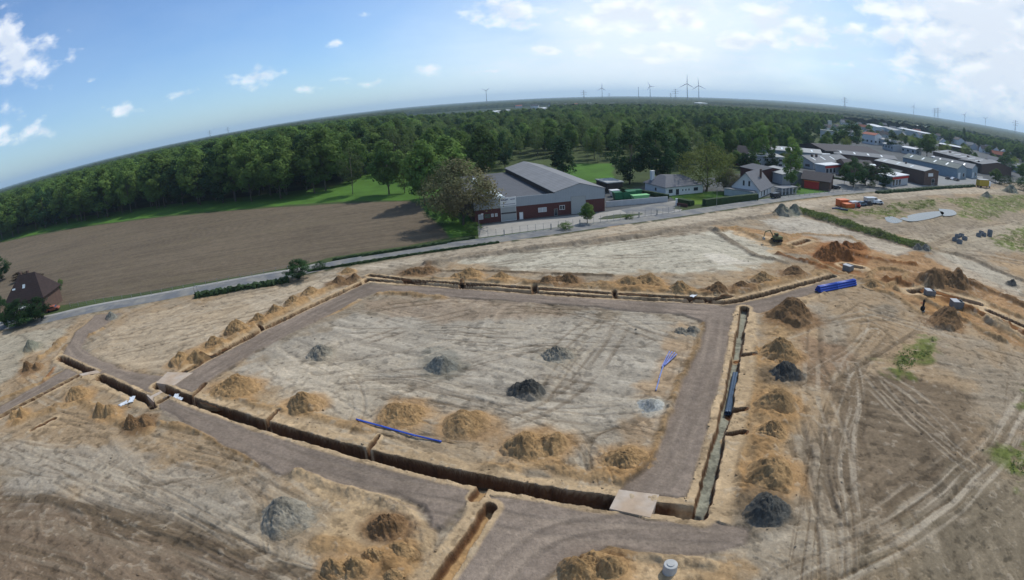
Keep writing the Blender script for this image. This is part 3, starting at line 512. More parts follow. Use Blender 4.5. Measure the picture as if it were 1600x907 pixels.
    # ---- ridges
    for pts, w, h, cc in RIDGE:
        k = np.where(near(X, Y, pts, w * 2.5))[0]
        if not len(k): continue
        dd, sg, rn = pl_dist(X[k], Y[k], [tuple(p) for p in pts]); lat = dd + wob[k] * w * 1.6
        e = sst(w, w * .1, lat) * (.45 + 1.1 * fbm(rn / 2.0, sg / 3, 95, 3)); zz[k] += e * h * (1 + (fbm(X[k] * 2.2, Y[k] * 2.2, 97, 3) - .5) * .9)
        c[k] += (cc * (.85 + .5 * wob[k][:, None]) - c[k]) * (sst(w * 1.25, w * .4, lat) * .9)[:, None]
    # ---- soil spilled round the heaps
    for i, (_n, _l, px, bt, tp, wp, kd, pk, lu) in enumerate(HEAPS):
        cc, Wm, Dm, Hm = heap_geo(px, bt, tp, wp); k = np.where((abs(X - cc[0]) < Wm * 1.3) & (abs(Y - cc[1]) < Wm * 1.3))[0]
        if not len(k): continue
        dd = np.hypot((X[k] - cc[0]) / (Wm / 2), (Y[k] - cc[1]) / (Dm / 2)) + wob[k] * 1.1
        m = sst(1.5, .85, dd) * (.75 if kd in 'sbr' else .45); hc = np.array(HC[kd]) * (1.12 + .5 * wob[k][:, None]); c[k] += (hc - c[k]) * m[:, None]; zz[k] += sst(1.5, .8, dd) * .12
    # ---- haul roads
    rough = (fbm(X / .8, Y / .8, 101, 3) - .5)
    for pts in ROADS:
        k = np.where(near(X, Y, pts, 3))[0]
        if not len(k): continue
        sd = poly_sd(X[k], Y[k], pts) + wob[k] * 1.1; m = sst(.35, -.25, sd)
        rc = ROADC * (1 + (w1[k][:, None] - .5) * .45 + (st[k][:, None] - .5) * .30 + (rough[k][:, None]) * .10); tr_ = c[k].mean(1, keepdims=True) / .30; rc = rc * (1 + .22 * (tr_ - 1))
        c[k] += (rc - c[k]) * (m * .96)[:, None]; zz[k] = zz[k] * (1 - m) + m * (.05 + rough[k] * .05 + (w1[k] - .5) * .12)
        e = sst(.9, .1, sd) * sst(-.4, 0, sd); zz[k] -= e * .10; c[k] *= (1 - .30 * e * sst(.45, .6, w1[k]))[:, None]
        L[k[sd < 0]] = 1
    wheels([w for w in ROADWH], .30, .015, .22)
    # ---- trenches with their sand lips
    cut = np.zeros(len(I))
    jag = (fbm(X / .8, Y / .8, 111, 3) - .5) * .34 + (fbm(X / 3.5, Y / 3.5, 113, 2) - .5) * .35
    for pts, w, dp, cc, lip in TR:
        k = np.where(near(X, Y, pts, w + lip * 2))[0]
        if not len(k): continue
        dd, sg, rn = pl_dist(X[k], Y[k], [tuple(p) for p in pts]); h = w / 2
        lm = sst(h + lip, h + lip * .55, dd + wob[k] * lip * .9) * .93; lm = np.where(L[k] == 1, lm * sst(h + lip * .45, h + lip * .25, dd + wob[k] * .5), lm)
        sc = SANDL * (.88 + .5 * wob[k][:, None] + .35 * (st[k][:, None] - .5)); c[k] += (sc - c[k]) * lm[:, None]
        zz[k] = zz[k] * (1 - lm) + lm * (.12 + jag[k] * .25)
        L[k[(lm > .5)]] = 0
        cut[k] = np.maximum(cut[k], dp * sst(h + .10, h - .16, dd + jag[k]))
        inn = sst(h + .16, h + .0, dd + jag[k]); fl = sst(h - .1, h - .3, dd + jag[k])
        # red-brown sand of the cut with the trench shade painted in, then the floor
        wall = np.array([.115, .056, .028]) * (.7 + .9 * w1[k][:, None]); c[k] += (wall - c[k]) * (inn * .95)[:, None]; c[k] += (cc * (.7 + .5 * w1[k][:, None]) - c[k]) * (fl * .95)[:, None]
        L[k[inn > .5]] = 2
    zz -= cut
    k = L == 2; zz[k] += (fbm(X[k] / .7, Y[k] / .7, 121, 3) - .5) * .25
    # bleached crumbs and clods everywhere
    cl = fbm(X * 1.6, Y * 1.6, 131, 3, .6); c *= (1 + (cl - .5) * .30)[:, None]
    sp = fbm(X * .9 + 3 * w1, Y * .9, 133, 4, .62); sk = sst(.60, .70, sp) * (L != 1); c *= (1 - .30 * sk)[:, None]; zz -= .06 * sk * (L == 0)
    sk = sst(.36, .27, sp) * (L == 0); c += (PALE * 1.05 - c) * (sk * .35)[:, None]; zz += .07 * sk
    # flatten towards the asphalt
    fd = sst(2.5, 7, d[I]); zz *= fd
    vg = sst(4.6, 3.2, d[I] + wob * 1.3) * sst(0, 1, r[I] / 60); gcol = DARKG * (1 + w1[:, None]); keep = np.where(X < -60, .25, .85)  # dark grass verge, with a fence's shadow put into its colour
    c += (gcol - c) * (vg * keep * sst(.35, .5, fbm(X / 3, Y / 3, 141, 3)))[:, None]
    lm_ = c.mean(1); g_ = np.clip(lm_ / .235, .3, 2) ** .2; c *= g_[:, None]; c *= np.array([.96, .895, .815])
    z[I] = zz; col[I] = c; lab[I] = L
    # ---- beyond the road
    J = np.where(far & (r < 1500))[0]; X = x[J]; Y = y[J]; w1 = fbm(X / 9, Y / 9, 21, 4)
    c = np.tile(np.array([.055, .075, .026]), (len(J), 1)) * (.6 + .8 * w1[:, None])
    L = np.zeros(len(J), np.int8); zz = (fbm(X / 25, Y / 25, 151, 3) - .5) * .3
    sd = poly_sd(X, Y, INDUSTRY); m = sst(3, -3, sd + (w1 - .5) * 6); ic = np.array([.10, .105, .105]) * (.75 + .5 * fbm(X / 30, Y / 30, 152, 3)[:, None]); c += (ic - c) * m[:, None]; zz *= 1 - m
    for i, pts in enumerate(GRASSZ):
        sd = poly_sd(X, Y, pts) + (w1 - .5) * 5; m = sst(.8, -.8, sd); g = GRASS * np.array([1.0, 1.25, .9]) * (.75 + .6 * fbm(X / 6, Y / 6, 153, 4)[:, None])
        if i == 4: g = g + np.array([.04, .03, .0])
        if i == 5: g = g * .4
        c += (g - c) * m[:, None]; L[m > .5] = 4
    # forest floor with leaf litter
    sd = poly_sd(X, Y, FIELD); m = sst(.5, -.5, sd + (w1 - .5) * 2.5)
    a = math.atan2(FIELD[3][1] - FIELD[1][1], FIELD[3][0] - FIELD[1][0]); vv = -X * math.sin(a) + Y * math.cos(a); uu = X * math.cos(a) + Y * math.sin(a)
    fc = FIELDC * (.86 + .3 * fbm(X / 22, Y / 22, 161, 4)[:, None] + .62 * (fbs(uu / 18, vv / .8, 163, 4, .7)[:, None] - .5) + .35 * (fbm(X / 1.3, Y / 1.3, 164, 2)[:, None] - .5)); c += (fc - c) * m[:, None]
    fc = fc; c *= (1 - .16 * m * (np.mod(vv, 17) < .7) - .10 * m * (np.mod(vv + 2, 17) < .6))[:, None]
    fc2 = sst(.6, .72, fbs(uu / 40, vv / 5, 165, 3)) * m; c += (np.array([.15, .12, .075]) - c) * (fc2 * .35)[:, None]
    L[m > .5] = 3; zz[m > .5] = (.05 * np.sin(vv * 7) + (fbm(X / .9, Y / .9, 165, 2) - .5) * .12)[m > .5]
    zz *= sst(2.5, 8, d[J])
    z[J] = zz; col[J] = c; lab[J] = L
    return z, np.clip(col, .008, .8), lab
def gz(x, y):
    z, _, _ = ground_eval(np.array([float(x)]), np.array([float(y)])); return float(z[0])

def build_ground():
    fa = np.arange(-73, 73.01, QUAL_A); ang = np.concatenate([fa, np.arange(76, 287, 6.0)]); na = len(ang)
    rs = [1.0, 4, 8, 12]; q = 14.0
    while q < 400: rs.append(q); q += max(QUAL_R, q * q * 2.3e-5 * QUAL_R / .12)
    while q < 22000: rs.append(q); q *= 1.025
    rs = np.array(rs); nr = len(rs); a = np.radians(ang)
    X = (rs[:, None] * np.sin(a)[None]).ravel(); Y = (rs[:, None] * np.cos(a)[None]).ravel()
    z = np.zeros(X.shape); col = np.zeros((len(X), 3)); lab = np.zeros(X.shape, np.int8)
    for s in range(0, len(X), 200000):
        e = min(len(X), s + 200000); z[s:e], col[s:e], lab[s:e] = ground_eval(X[s:e], Y[s:e])
    V = np.stack([X, Y, z], 1)
    i = np.arange(nr - 1)[:, None]; j = np.arange(na)[None]; j2 = (j + 1) % na
    F = np.stack([i * na + j, (i + 1) * na + j, (i + 1) * na + j2, i * na + j2], -1).reshape(-1, 4)[:, ::-1]
    fl = lab[F]; lf = np.zeros(len(F), np.int8)
    for k in (1, 2, 3, 4): lf[(fl == k).sum(1) >= 2] = k
    names = {0: 'ground', 1: 'haul_road', 2: 'trench', 3: 'field', 4: 'meadow'}
    soil = mat('soil', attr='Col', noise=.18, scale=3.2, bump=.13, bscale=4.5, rough=.95, spec=.12, speck=.09)
    for k, nm in names.items():
        f = F[lf == k]
        if k == 0:      # close the sheet under the camera
            c0 = len(V); V2 = np.vstack([V, [[0, 0, 0]]]); C2 = np.vstack([col, [[.3, .25, .2]]])
            tri = np.stack([np.full(na, c0), (np.arange(na) + 1) % na, np.arange(na)], 1)
            us = np.unique(np.concatenate([f.ravel(), tri.ravel()])); mp = np.zeros(len(V2), np.int64); mp[us] = np.arange(len(us))
            me = np_mesh(nm, V2[us], mp[f], mp[tri], soil, True); vcol(me, C2[us])
        else:
            us = np.unique(f); mp = np.zeros(len(V), np.int64); mp[us] = np.arange(len(us)); me = np_mesh(nm, V[us], mp[f], None, soil, True); vcol(me, col[us])
        tag(obj(nm, me), kind='structure')
import os
QUAL_A, QUAL_R = (.15, .12)
build_ground()

def sheet(name, pts, z, m, kind='structure', thick=0):
    from mathutils.geometry import tessellate_polygon
    p = [Vector((a, b, z)) for a, b in pts]; tri = tessellate_polygon([p])
    V = np.array([tuple(q) for q in p]); F = []
    for t in tri:
        a, b, c = t; n = (p[b] - p[a]).cross(p[c] - p[a]); F.append((a, b, c) if n.z > 0 else (a, c, b))
    return tag(obj(name, np_mesh(name, V, None, F, m)), kind=kind)
def strip(name, pts, w, z, m, off=0.0, kind='structure', z2=None):
    """a ribbon w wide along a line, shifted sideways by off (positive = left of the direction)"""
    p = np.array(pts); t = np.gradient(p, axis=0); t /= np.linalg.norm(t, axis=1)[:, None]; n = np.stack([-t[:, 1], t[:, 0]], 1)
    a = p + n * (off - w / 2); b = p + n * (off + w / 2)
    if z2 is None:
        V = np.vstack([np.c_[a, np.full(len(a), z)], np.c_[b, np.full(len(b), z)]]); k = len(a)
        F = [(i, i + 1, k + i + 1, k + i) for i in range(k - 1)]
    else:       # a raised strip: kerb or wall
        V = np.vstack([np.c_[a, np.full(len(a), z)], np.c_[a, np.full(len(a), z2)], np.c_[b, np.full(len(b), z2)], np.c_[b, np.full(len(b), z)]]); k = len(a)
        F = [(q * k + i, q * k + i + 1, ((q + 1) % 4) * k + i + 1, ((q + 1) % 4) * k + i) for q in range(4) for i in range(k - 1)] + [(0, k, 2 * k, 3 * k), (k - 1, 4 * k - 1, 3 * k - 1, 2 * k - 1)]
        F = [tuple(reversed(f)) for f in F]
    return tag(obj(name, np_mesh(name, V, F, None, m)), kind=kind)
m_asph = mat('asphalt', (.13, .135, .14), col2=(.21, .20, .175), noise=.22, scale=.6, bump=.01, bscale=20, rough=.8)
m_conc = mat('concrete', (.30, .285, .255), noise=.15, scale=.4, bump=.01, bscale=12)
m_kerb = mat('kerb', (.38, .37, .35), noise=.15, scale=2)
m_water = mat('water', (.10, .11, .10), noise=0, rough=.12, spec=.5)
strip('road', ASPHALT, 5.2, .03, m_asph)
strip('kerb', ASPHALT, .14, -.2, m_kerb, off=2.7, z2=.14)
strip('pavement', ASPHALT[:48], 1.5, .034, m_conc, off=3.6)
YARD = P2([(746,353),(945,332),(1062,313),(1075,320),(1062,331),(900,352),(748,372)])
sheet('yard', YARD, .02, m_conc)
YARD2 = P2([(985,325),(1040,316),(1062,317),(1075,322),(1050,331),(990,339),(968,328)])
sheet('parking', YARD2, .028, m_asph)
sheet('parking', P2([(1297,303),(1292,285),(1300,277),(1335,279),(1372,289),(1398,296),(1330,300)]), .02, m_asph)
sheet('yard', P2([(1375,294),(1420,282),(1470,272),(1535,276),(1540,288),(1440,291)]), .02, mat('grey_paving', (.19, .195, .19), noise=.15, scale=.3))
for i, p in enumerate(POND):
    q = smooth_pl(np.vstack([p, p[:1]]), 5)[:-1]
    sheet('puddle', q, .16, m_water)
# ------------------------------------------------------------------ trees
def leaf_mat(name, c, c2, tr=.42, inst=.38):
    return mat(name, c, rough=.75, noise=.45, scale=.3, col2=c2, trans=tr, spec=.12, inst=inst)
M_LEAF = {'beech': leaf_mat('beech_leaves', (.08, .155, .035), (.165, .24, .055)), 'dark': leaf_mat('dark_leaves', (.03, .075, .028), (.055, .11, .035)),
          'poplar': leaf_mat('poplar_leaves', (.105, .16, .05), (.155, .205, .065)), 'bud': leaf_mat('budding_twigs', (.15, .13, .065), (.11, .125, .05), .15),
          'willow': leaf_mat('fresh_leaves', (.15, .19, .045), (.19, .225, .06)), 'copper': leaf_mat('copper_leaves', (.035, .022, .016), (.05, .035, .02))}
M_BARK = mat('bark', (.10, .085, .065), noise=.3, scale=3, bump=.03)
M_BARKL = mat('pale_bark', (.22, .20, .16), noise=.3, scale=3, bump=.03)
def crown_pts(rng, H, W, z0, n_cl, per, leaf, shape='egg', spread=1.0):
    """leaf-sized faces in clumps through the volume of a crown"""
    cs = []
    while len(cs) < n_cl:
        p = rng.uniform(-1, 1, 3); q = np.linalg.norm(p)
        if q > 1 or q < .42: continue
        h = (p[2] + 1) / 2
        if shape == 'egg': w = (1 - abs(2 * h - .85)**2.4 * .6) if h < .95 else .55
        elif shape == 'cone': w = max(.08, 1.08 - h)
        elif shape == 'column': w = min(1, 4 * h + .35, 2.6 * (1.06 - h) + .2)
        else: w = 1 - .35 * h
        w *= 1 + .2 * math.sin(3 * math.atan2(p[1], p[0]) + 7 * h); q = max(q, .75 + .25 * rng.random()) / q
        cs.append((p[0] * q * W * .43 * w, p[1] * q * W * .43 * w, z0 + h * (H - z0), q))
    cs = np.array(cs); rad = W * .155 * spread * rng.uniform(.6, 1.25, n_cl)
    if shape == 'column': rad *= 1.25
    k = np.repeat(np.arange(n_cl), per); d = rng.normal(size=(len(k), 3)); d /= np.linalg.norm(d, axis=1)[:, None]
    rr = rad[k] * rng.uniform(.25, 1, len(k))**.5; P = cs[k, :3] + d * rr[:, None] * np.array([1, 1, .78])
    co = cs[k, :3] - np.array([0, 0, (z0 + H) * .45]); co /= np.linalg.norm(co, axis=1)[:, None] + 1e-6; nrm = d * .8 + co * .5 + rng.normal(size=d.shape) * .4 + np.array([0, 0, .2]); nrm /= np.linalg.norm(nrm, axis=1)[:, None]
    t = np.cross(nrm, rng.normal(size=d.shape)); t /= np.linalg.norm(t, axis=1)[:, None]; b = np.cross(nrm, t)
    s = leaf * rng.uniform(.55, 1.2, len(k))[:, None] / 2; e = rng.uniform(.6, 1, len(k))[:, None]
    V = np.stack([P - t * s, P + b * s * e, P + t * s, P - b * s * e], 1).reshape(-1, 3); F = np.arange(len(V)).reshape(-1, 4)
    return V, F, cs
def crown_mesh(name, m, seed, **k):
    rng = np.random.default_rng(seed); V, F, cs = crown_pts(rng, **k); return np_mesh(name, V, F, None, m), cs
def trunk_mesh(name, m, H, z0, r, cs, limbs=9, seed=0, twigs=0):
    rng = random.Random(seed); b = MB(); top = z0 + (H - z0) * .75
    b.tube([(0, 0, -.4), (rng.uniform(-.2, .2), rng.uniform(-.2, .2), z0), (rng.uniform(-.5, .5), rng.uniform(-.5, .5), top)], r, 7, r * .25)
    for c in list(cs)[:limbs]:
        z1 = max(z0 * .6, min(top * .9, c[2] - abs(c[0]) * .7 - 1)); b.tube([(0, 0, z1), (c[0] * .5, c[1] * .5, z1 + (c[2] - z1) * .65), (c[0], c[1], c[2])], r * .4, 5, r * .07)
    for i in range(twigs):
        c = cs[rng.randrange(len(cs))]; z1 = rng.uniform(.45, .9) * c[2]; o = [rng.gauss(0, .9) for _ in range(3)]
        b.tube([(c[0] * .35, c[1] * .35, z1), (c[0] + o[0] * .6, c[1] + o[1] * .6, c[2] + abs(o[2]) * .4)], .05, 3, .01, cap=False)
    me = bpy.data.meshes.new(name); me.from_pydata(b.v, [], b.f); me.update(); me.materials.append(m); me.polygons.foreach_set('use_smooth', np.ones(len(me.polygons), bool)); return me
# prototypes, all 10 m tall; width is scaled with the tree
PROTO = {}
def proto(key, leafmat, barkmat, seed, W, z0, n_cl, per, leaf, shape='egg', r=.16, limbs=9, twigs=0, spread=1.0):
    cm, cs = crown_mesh(key + '_crown', leafmat, seed, H=9.4, W=W, z0=z0, n_cl=n_cl, per=per, leaf=leaf, shape=shape, spread=spread)
    PROTO[key] = (cm, trunk_mesh(key + '_trunk', barkmat, 9.4, z0, r, cs, limbs, seed, twigs), W)
for i, k in enumerate(('beech', 'beech', 'beech')): proto(f'{k}{i}', M_LEAF['beech'], M_BARK, 10 + i, 6.6, 1.7, 64, 100, .40)
for i in range(2): proto(f'grove{i}', M_LEAF['poplar'], M_BARKL, 20 + i, 3.6, 2.2, 34, 60, .26, 'column', .07, spread=1.2)
proto('bud', M_LEAF['bud'], M_BARK, 30, 9.4, 1.2, 150, 95, .24, 'egg', .17, 20, 60, spread=.9)
proto('willow', M_LEAF['willow'], M_BARK, 31, 9.5, 1.2, 70, 90, .26, 'egg', .2)
proto('column', M_LEAF['beech'], M_BARK, 32, 2.9, .7, 60, 70, .25, 'column', .1)
for i in range(2): proto(f'dark{i}', M_LEAF['dark'], M_BARK, 33 + i, 6.4, .8, 50, 95, .34)
proto('conifer', M_LEAF['dark'], M_BARK, 36, 4.6, .8, 60, 70, .3, 'cone', .13)
proto('bush', M_LEAF['beech'], M_BARK, 37, 11, .3, 34, 70, .5, 'round', .1)
proto('darkbush', M_LEAF['dark'], M_BARK, 38, 12, .3, 34, 70, .5, 'round', .1)
proto('copper', M_LEAF['copper'], M_BARK, 39, 6.8, 1.2, 46, 80, .34)
TREES = []
def plant(key, x, y, h, w, label, cat='tree', group=None, name=None, z=0, rz=None):
    cm, tm, W = PROTO[key]
    e = empty(name or {'tree': 'tree', 'bush': 'bush'}.get(cat, 'tree'), (x, y, z), random.uniform(0, 6.28) if rz is None else rz, label, cat, group)
    e.scale = (w / W, w / W, h / 10); TREES.append(e)
    obj('trunk', tm, e); obj('crown', cm, e); return e
def top_h(px, x, y, top):
    v = ray(px, top); return CAM_H + math.hypot(x, y) * v[2] / math.hypot(v[0], v[1])
def plant_px(key, px, base, top, wpx, label, cat='tree', group=None, name=None):
    x, y = at(px, base); h = max(.6, top_h(px, x, y, top)); w = wpx / FPX * math.sqrt(x * x + y * y + CAM_H**2) * 1.12
    return plant(key, x, y, h, w, label, cat, group, name)
NOTABLE = [
 ('bud', 724, 352, 243, 112, 'big brownish tree with half bare twigs at the left end of the brick warehouse', 'tree', 'tree'),
 ('beech1', 757, 284, 192, 52, 'round topped dark green tree behind the half bare brownish tree', 'tree', 'tree'),
 ('conifer', 879, 284, 203, 50, 'pointed dark green tree just behind the warehouse roof', 'conifer', 'conifer_tree'),
 ('dark0', 984, 288, 190, 66, 'broad dark tree left of the white bungalow, nearest to the warehouse', 'tree', 'tree'),
 ('dark1', 1026, 285, 180, 68, 'tall dark green tree right behind the bungalow roof', 'tree', 'tree'),
 ('willow', 1103, 299, 217, 90, 'big yellow-green tree between the bungalow and the white gabled house', 'tree', 'tree'),
 ('column', 1236, 294, 206, 27, 'tall narrow columnar poplar behind the white gabled house', 'poplar', 'poplar_tree'),
 ('bud', 1138, 300, 262, 36, 'small brownish tree beside the left wall of the gabled house', 'tree', 'tree'),
 ('beech0', 608, 304, 212, 54, 'full round tree standing alone at the right end of the bright meadow', 'tree', 'tree'),
 ('willow', 632, 302, 236, 30, 'small light green tree right of the lone meadow tree', 'tree', 'tree'),
 ('grove0', 551, 304, 226, 34, 'slender young tree with a thin pale trunk on the bright meadow', 'tree', 'tree'),
 ('beech2', 664, 322, 213, 62, 'leafy tree at the top right corner of the ploughed field', 'tree', 'tree'),
 ('beech1', 700, 308, 208, 66, 'wide green tree behind the half bare tree, seen to its left', 'tree', 'tree'),
 ('bush', 702, 350, 322, 34, 'bright green shrub at the foot of the half bare tree', 'bush', 'bush'), ('bush', 738, 366, 344, 30, 'low green shrub beside the left end of the concrete yard', 'bush', 'bush'),
 ('darkbush', 676, 344, 318, 30, 'dark shrub on the edge of the ploughed field under the trees', 'bush', 'bush'),
 ('bush', 884, 359, 346, 24, 'small green bush by the wire fence in front of the warehouse', 'bush', 'bush'), ('beech1', 918, 349, 316, 22, 'small round tree in front of the large roller door of the warehouse', 'tree', 'tree'),
 ('bush', 982, 342, 335, 18, 'low green bush by the fence along the dark parking area', 'bush', 'bush'),
 ('dark0', 468, 436, 402, 42, 'dark round bush beside the road at the lower edge of the field', 'bush', 'bush'), ('darkbush', 499, 420, 408, 26, 'low dark bush right of the round roadside bush', 'bush', 'bush'),
 ('dark0', 1333, 292, 243, 38, 'broad dark tree in front of the halls, left of its twin', 'tree', 'tree'), ('dark1', 1352, 290, 250, 34, 'dark rounded tree touching the left end of the light roofed hall', 'tree', 'tree'),
 ('dark0', 1380, 294, 254, 32, 'dark bushy tree left of the red and white roadside shop', 'tree', 'tree'), ('beech2', 1319, 288, 253, 16, 'light green slim tree right of the shop with the red front', 'tree', 'tree'),
 ('bush', 1362, 293, 282, 14, 'small pale shrub in the bed beside the dark parking area', 'bush', 'bush'), ('bush', 1347, 289, 278, 12, 'tiny round shrub in the bed under the dark twin trees', 'bush', 'bush'),
 ('dark1', 1326, 232, 184, 44, 'large dark green tree group standing above the distant white house', 'tree', 'tree'), ('beech0', 1448, 246, 206, 30, 'green tree beside the left end of the long white roof', 'tree', 'tree'),
 ('dark0', 1395, 236, 206, 24, 'dark tree between the small white roofed halls', 'tree', 'tree'), ('conifer', 1505, 224, 196, 9, 'thin dark cypress-like tree beyond the halls', 'conifer', 'conifer_tree'),
 ('dark1', 1570, 272, 240, 32, 'dark tree at the right edge beside the last grey hall', 'tree', 'tree'), ('darkbush', 1570, 290, 272, 34, 'dark green thicket right of the yellow lorry box', 'bush', 'bush'),
 ('darkbush', 1600, 298, 276, 36, 'green thicket cut by the right edge of the photo', 'bush', 'bush'), ('beech2', 1555, 285, 262, 18, 'small green tree behind the yellow lorry box', 'tree', 'tree'),
 ('dark0', 4, 438, 392, 34, 'dark tree cut by the left edge of the photo above the ploughed field corner', 'tree', 'tree'), ('copper', 60, 440, 426, 20, 'dark reddish shrub behind the dark red house', 'bush', 'bush'),
 ('dark1', 89, 460, 436, 24, 'round dark tree at the right gable of the dark red house', 'tree', 'tree'), ('dark1', 66, 500, 456, 36, 'dark tree hiding the right front corner of the dark red house', 'tree', 'tree'), ('dark0', 84, 470, 432, 26, 'dark green tree behind the right gable of the dark red house', 'tree', 'tree'), ('dark1', 38, 508, 458, 38, 'dark tree in front of the middle of the dark red house', 'tree', 'tree'), ('dark0', 12, 511, 452, 30, 'dark tree in front of the left end of the dark red house', 'tree', 'tree'), ('darkbush', 40, 506, 484, 60, 'dark garden thicket in front of the dark red house', 'bush', 'bush'), ('copper', 30, 440, 424, 26, 'dark copper tree behind the left side of the dark red house', 'tree', 'tree'),
 ('dark1', 18, 505, 468, 14, 'narrow dark evergreen at the left front corner of the dark red house', 'tree', 'tree'), ('bush', 95, 446, 434, 10, 'bright green little shrub right of the dark red house', 'bush', 'bush'),
 ('copper', 666, 234, 196, 18, 'dark copper coloured tree among the green woods left of centre', 'tree', 'tree'), ('beech1', 1182, 276, 250, 12, 'small green tree in the yard behind the white gabled house', 'tree', 'tree'),
 ('bush', 1246, 300, 284, 12, 'dark green shrub between the pergola and the dark barn', 'bush', 'bush'), ('column', 1175, 262, 187, 16, 'tall slim poplar at the left of the poplar row behind the yards', 'poplar', 'poplar_tree'),
 ('column', 1190, 260, 182, 18, 'second tall slim poplar in the row behind the yards', 'poplar', 'poplar_tree'), ('column', 1204, 258, 184, 16, 'third tall slim poplar in the row behind the yards', 'poplar', 'poplar_tree'),
]
for k, px, b, t, w, lab, cat, nm in NOTABLE: plant_px(k, px, b, t, w, lab, cat, None, nm)

# the woods: nearest trees one by one, the rest as one mass
WOODS_FRONT = P2([(-160,405),(0,376),(100,352),(250,331),(400,316),(470,308),(520,297),(556,284),(590,262),(640,283),(700,290),(740,274),(800,263),(850,259),(905,254),(960,257),(1010,262),(1060,268),(1110,262),(1170,252),(1240,240),(1275,224),(1296,197),(1340,188),(1430,199),(1470,222),(1530,233),(1570,244),(1600,258),(1660,270)])
def beyond_front(x, y):
    az = np.degrees(np.arctan2(x, y)); fa = np.degrees(np.arctan2(WOODS_FRONT[:, 0], WOODS_FRONT[:, 1])); fr = np.hypot(WOODS_FRONT[:, 0], WOODS_FRONT[:, 1])
    return np.hypot(x, y) - np.interp(az, fa, fr)
CLEAR = [  # (azimuth from, to, distance from, to): glades and settlements inside the woods
 (-15, -4, 420, 470), (-10, 5, 900, 2300), (3, 8, 250, 300), (5, 16, 1300, 1800), (-22, -12, 1000, 1300), (19, 25, 380, 520), (27, 33, 500, 640), (-60, -40, 1500, 1900), (20, 40, 1600, 2400), (35, 60, 1200, 1500)]
def in_clear(az, r):
    m = np.zeros(az.shape, bool)
    for a0, a1, r0, r1 in CLEAR: m |= (az > a0) & (az < a1) & (r > r0) & (r < r1)
    return m
def wood_h(az, r): return np.interp(az, [-60, -25, -12, -5, 10, 30, 60], [28, 30.5, 27, 20.5, 19, 16, 16]) * np.interp(r, [0, 300, 800, 3000], [1, 1, .92, .85])
rng = np.random.default_rng(5)
cand = []
for sp, r0, r1 in ((12.0, 150, 620), (11.5, 620, 1250)):
    g = np.arange(-r1, r1, sp); gx, gy = np.meshgrid(g, g[g > -100]); gx = gx.ravel() + rng.uniform(-.42, .42, gx.size) * sp; gy = gy.ravel() + rng.uniform(-.42, .42, gy.size) * sp
    r = np.hypot(gx, gy); az = np.degrees(np.arctan2(gx, gy)); k = (r >= r0) & (r < r1) & (np.abs(az) < 66); gx, gy, r, az = gx[k], gy[k], r[k], az[k]
    bf = beyond_front(gx, gy); k = (bf > 1) & ~in_clear(az, r); cand.append(np.stack([gx[k], gy[k], bf[k]], 1))
cand = np.concatenate(cand)
def keep_off(c, spots):
    m = np.ones(len(c), bool)
    for (x, y, q) in spots: m &= np.hypot(c[:, 0] - x, c[:, 1] - y) > q
    return c[m]
cand = keep_off(cand, [(e.location.x, e.location.y, 6) for e in TREES])
score = np.hypot(cand[:, 0], cand[:, 1]) + cand[:, 2] * 4.5          # nearest and least hidden first
order = np.argsort(score); n_ind = 170
ind = cand[order[:n_ind]]; rest = cand[order[n_ind:]]
for x, y, bf in ind:
    az = math.degrees(math.atan2(x, y)); r = math.hypot(x, y); H = float(wood_h(np.array(az), np.array(r))) * random.uniform(.84, 1.1)
    if az < -12:
        key = random.choice(['beech0', 'beech1', 'beech2', 'beech2', 'dark0']); W = H * random.uniform(.62, .85); grp = 'tall green trees of the wood beyond the ploughed field'; lab = 'tall leafy tree in the wood beyond the ploughed field, crown merging with its neighbours'
        if bf > 14: lab = 'inner tree of the wood beyond the ploughed field, only its top showing'; grp = 'inner trees of the wood beyond the field'
    elif az < 21:
        key = random.choice(['grove0', 'grove1', 'grove1', 'beech0', 'beech1', 'dark1']); W = H * (random.uniform(.3, .4) if key[0] == 'g' else random.uniform(.45, .6)); grp = 'trees of the grove behind the warehouse and bungalow'; lab = 'slender pale green tree in the grove behind the warehouse and bungalow' if key[0] == 'g' else 'bushy green tree in the grove behind the warehouse and bungalow'
        grp += ' (slender)' if key[0] == 'g' else ' (bushy)'
    else:
        key = random.choice(['beech0', 'beech2', 'dark0', 'dark1', 'grove0']); W = H * random.uniform(.45, .62); grp = 'trees beyond the halls'; lab = 'green tree in the belt of trees beyond the industrial halls'
    plant(key, x, y, H, W, lab, 'tree', grp.replace(' (slender)', ', slender ones').replace(' (bushy)', ', bushy ones'), 'tree')

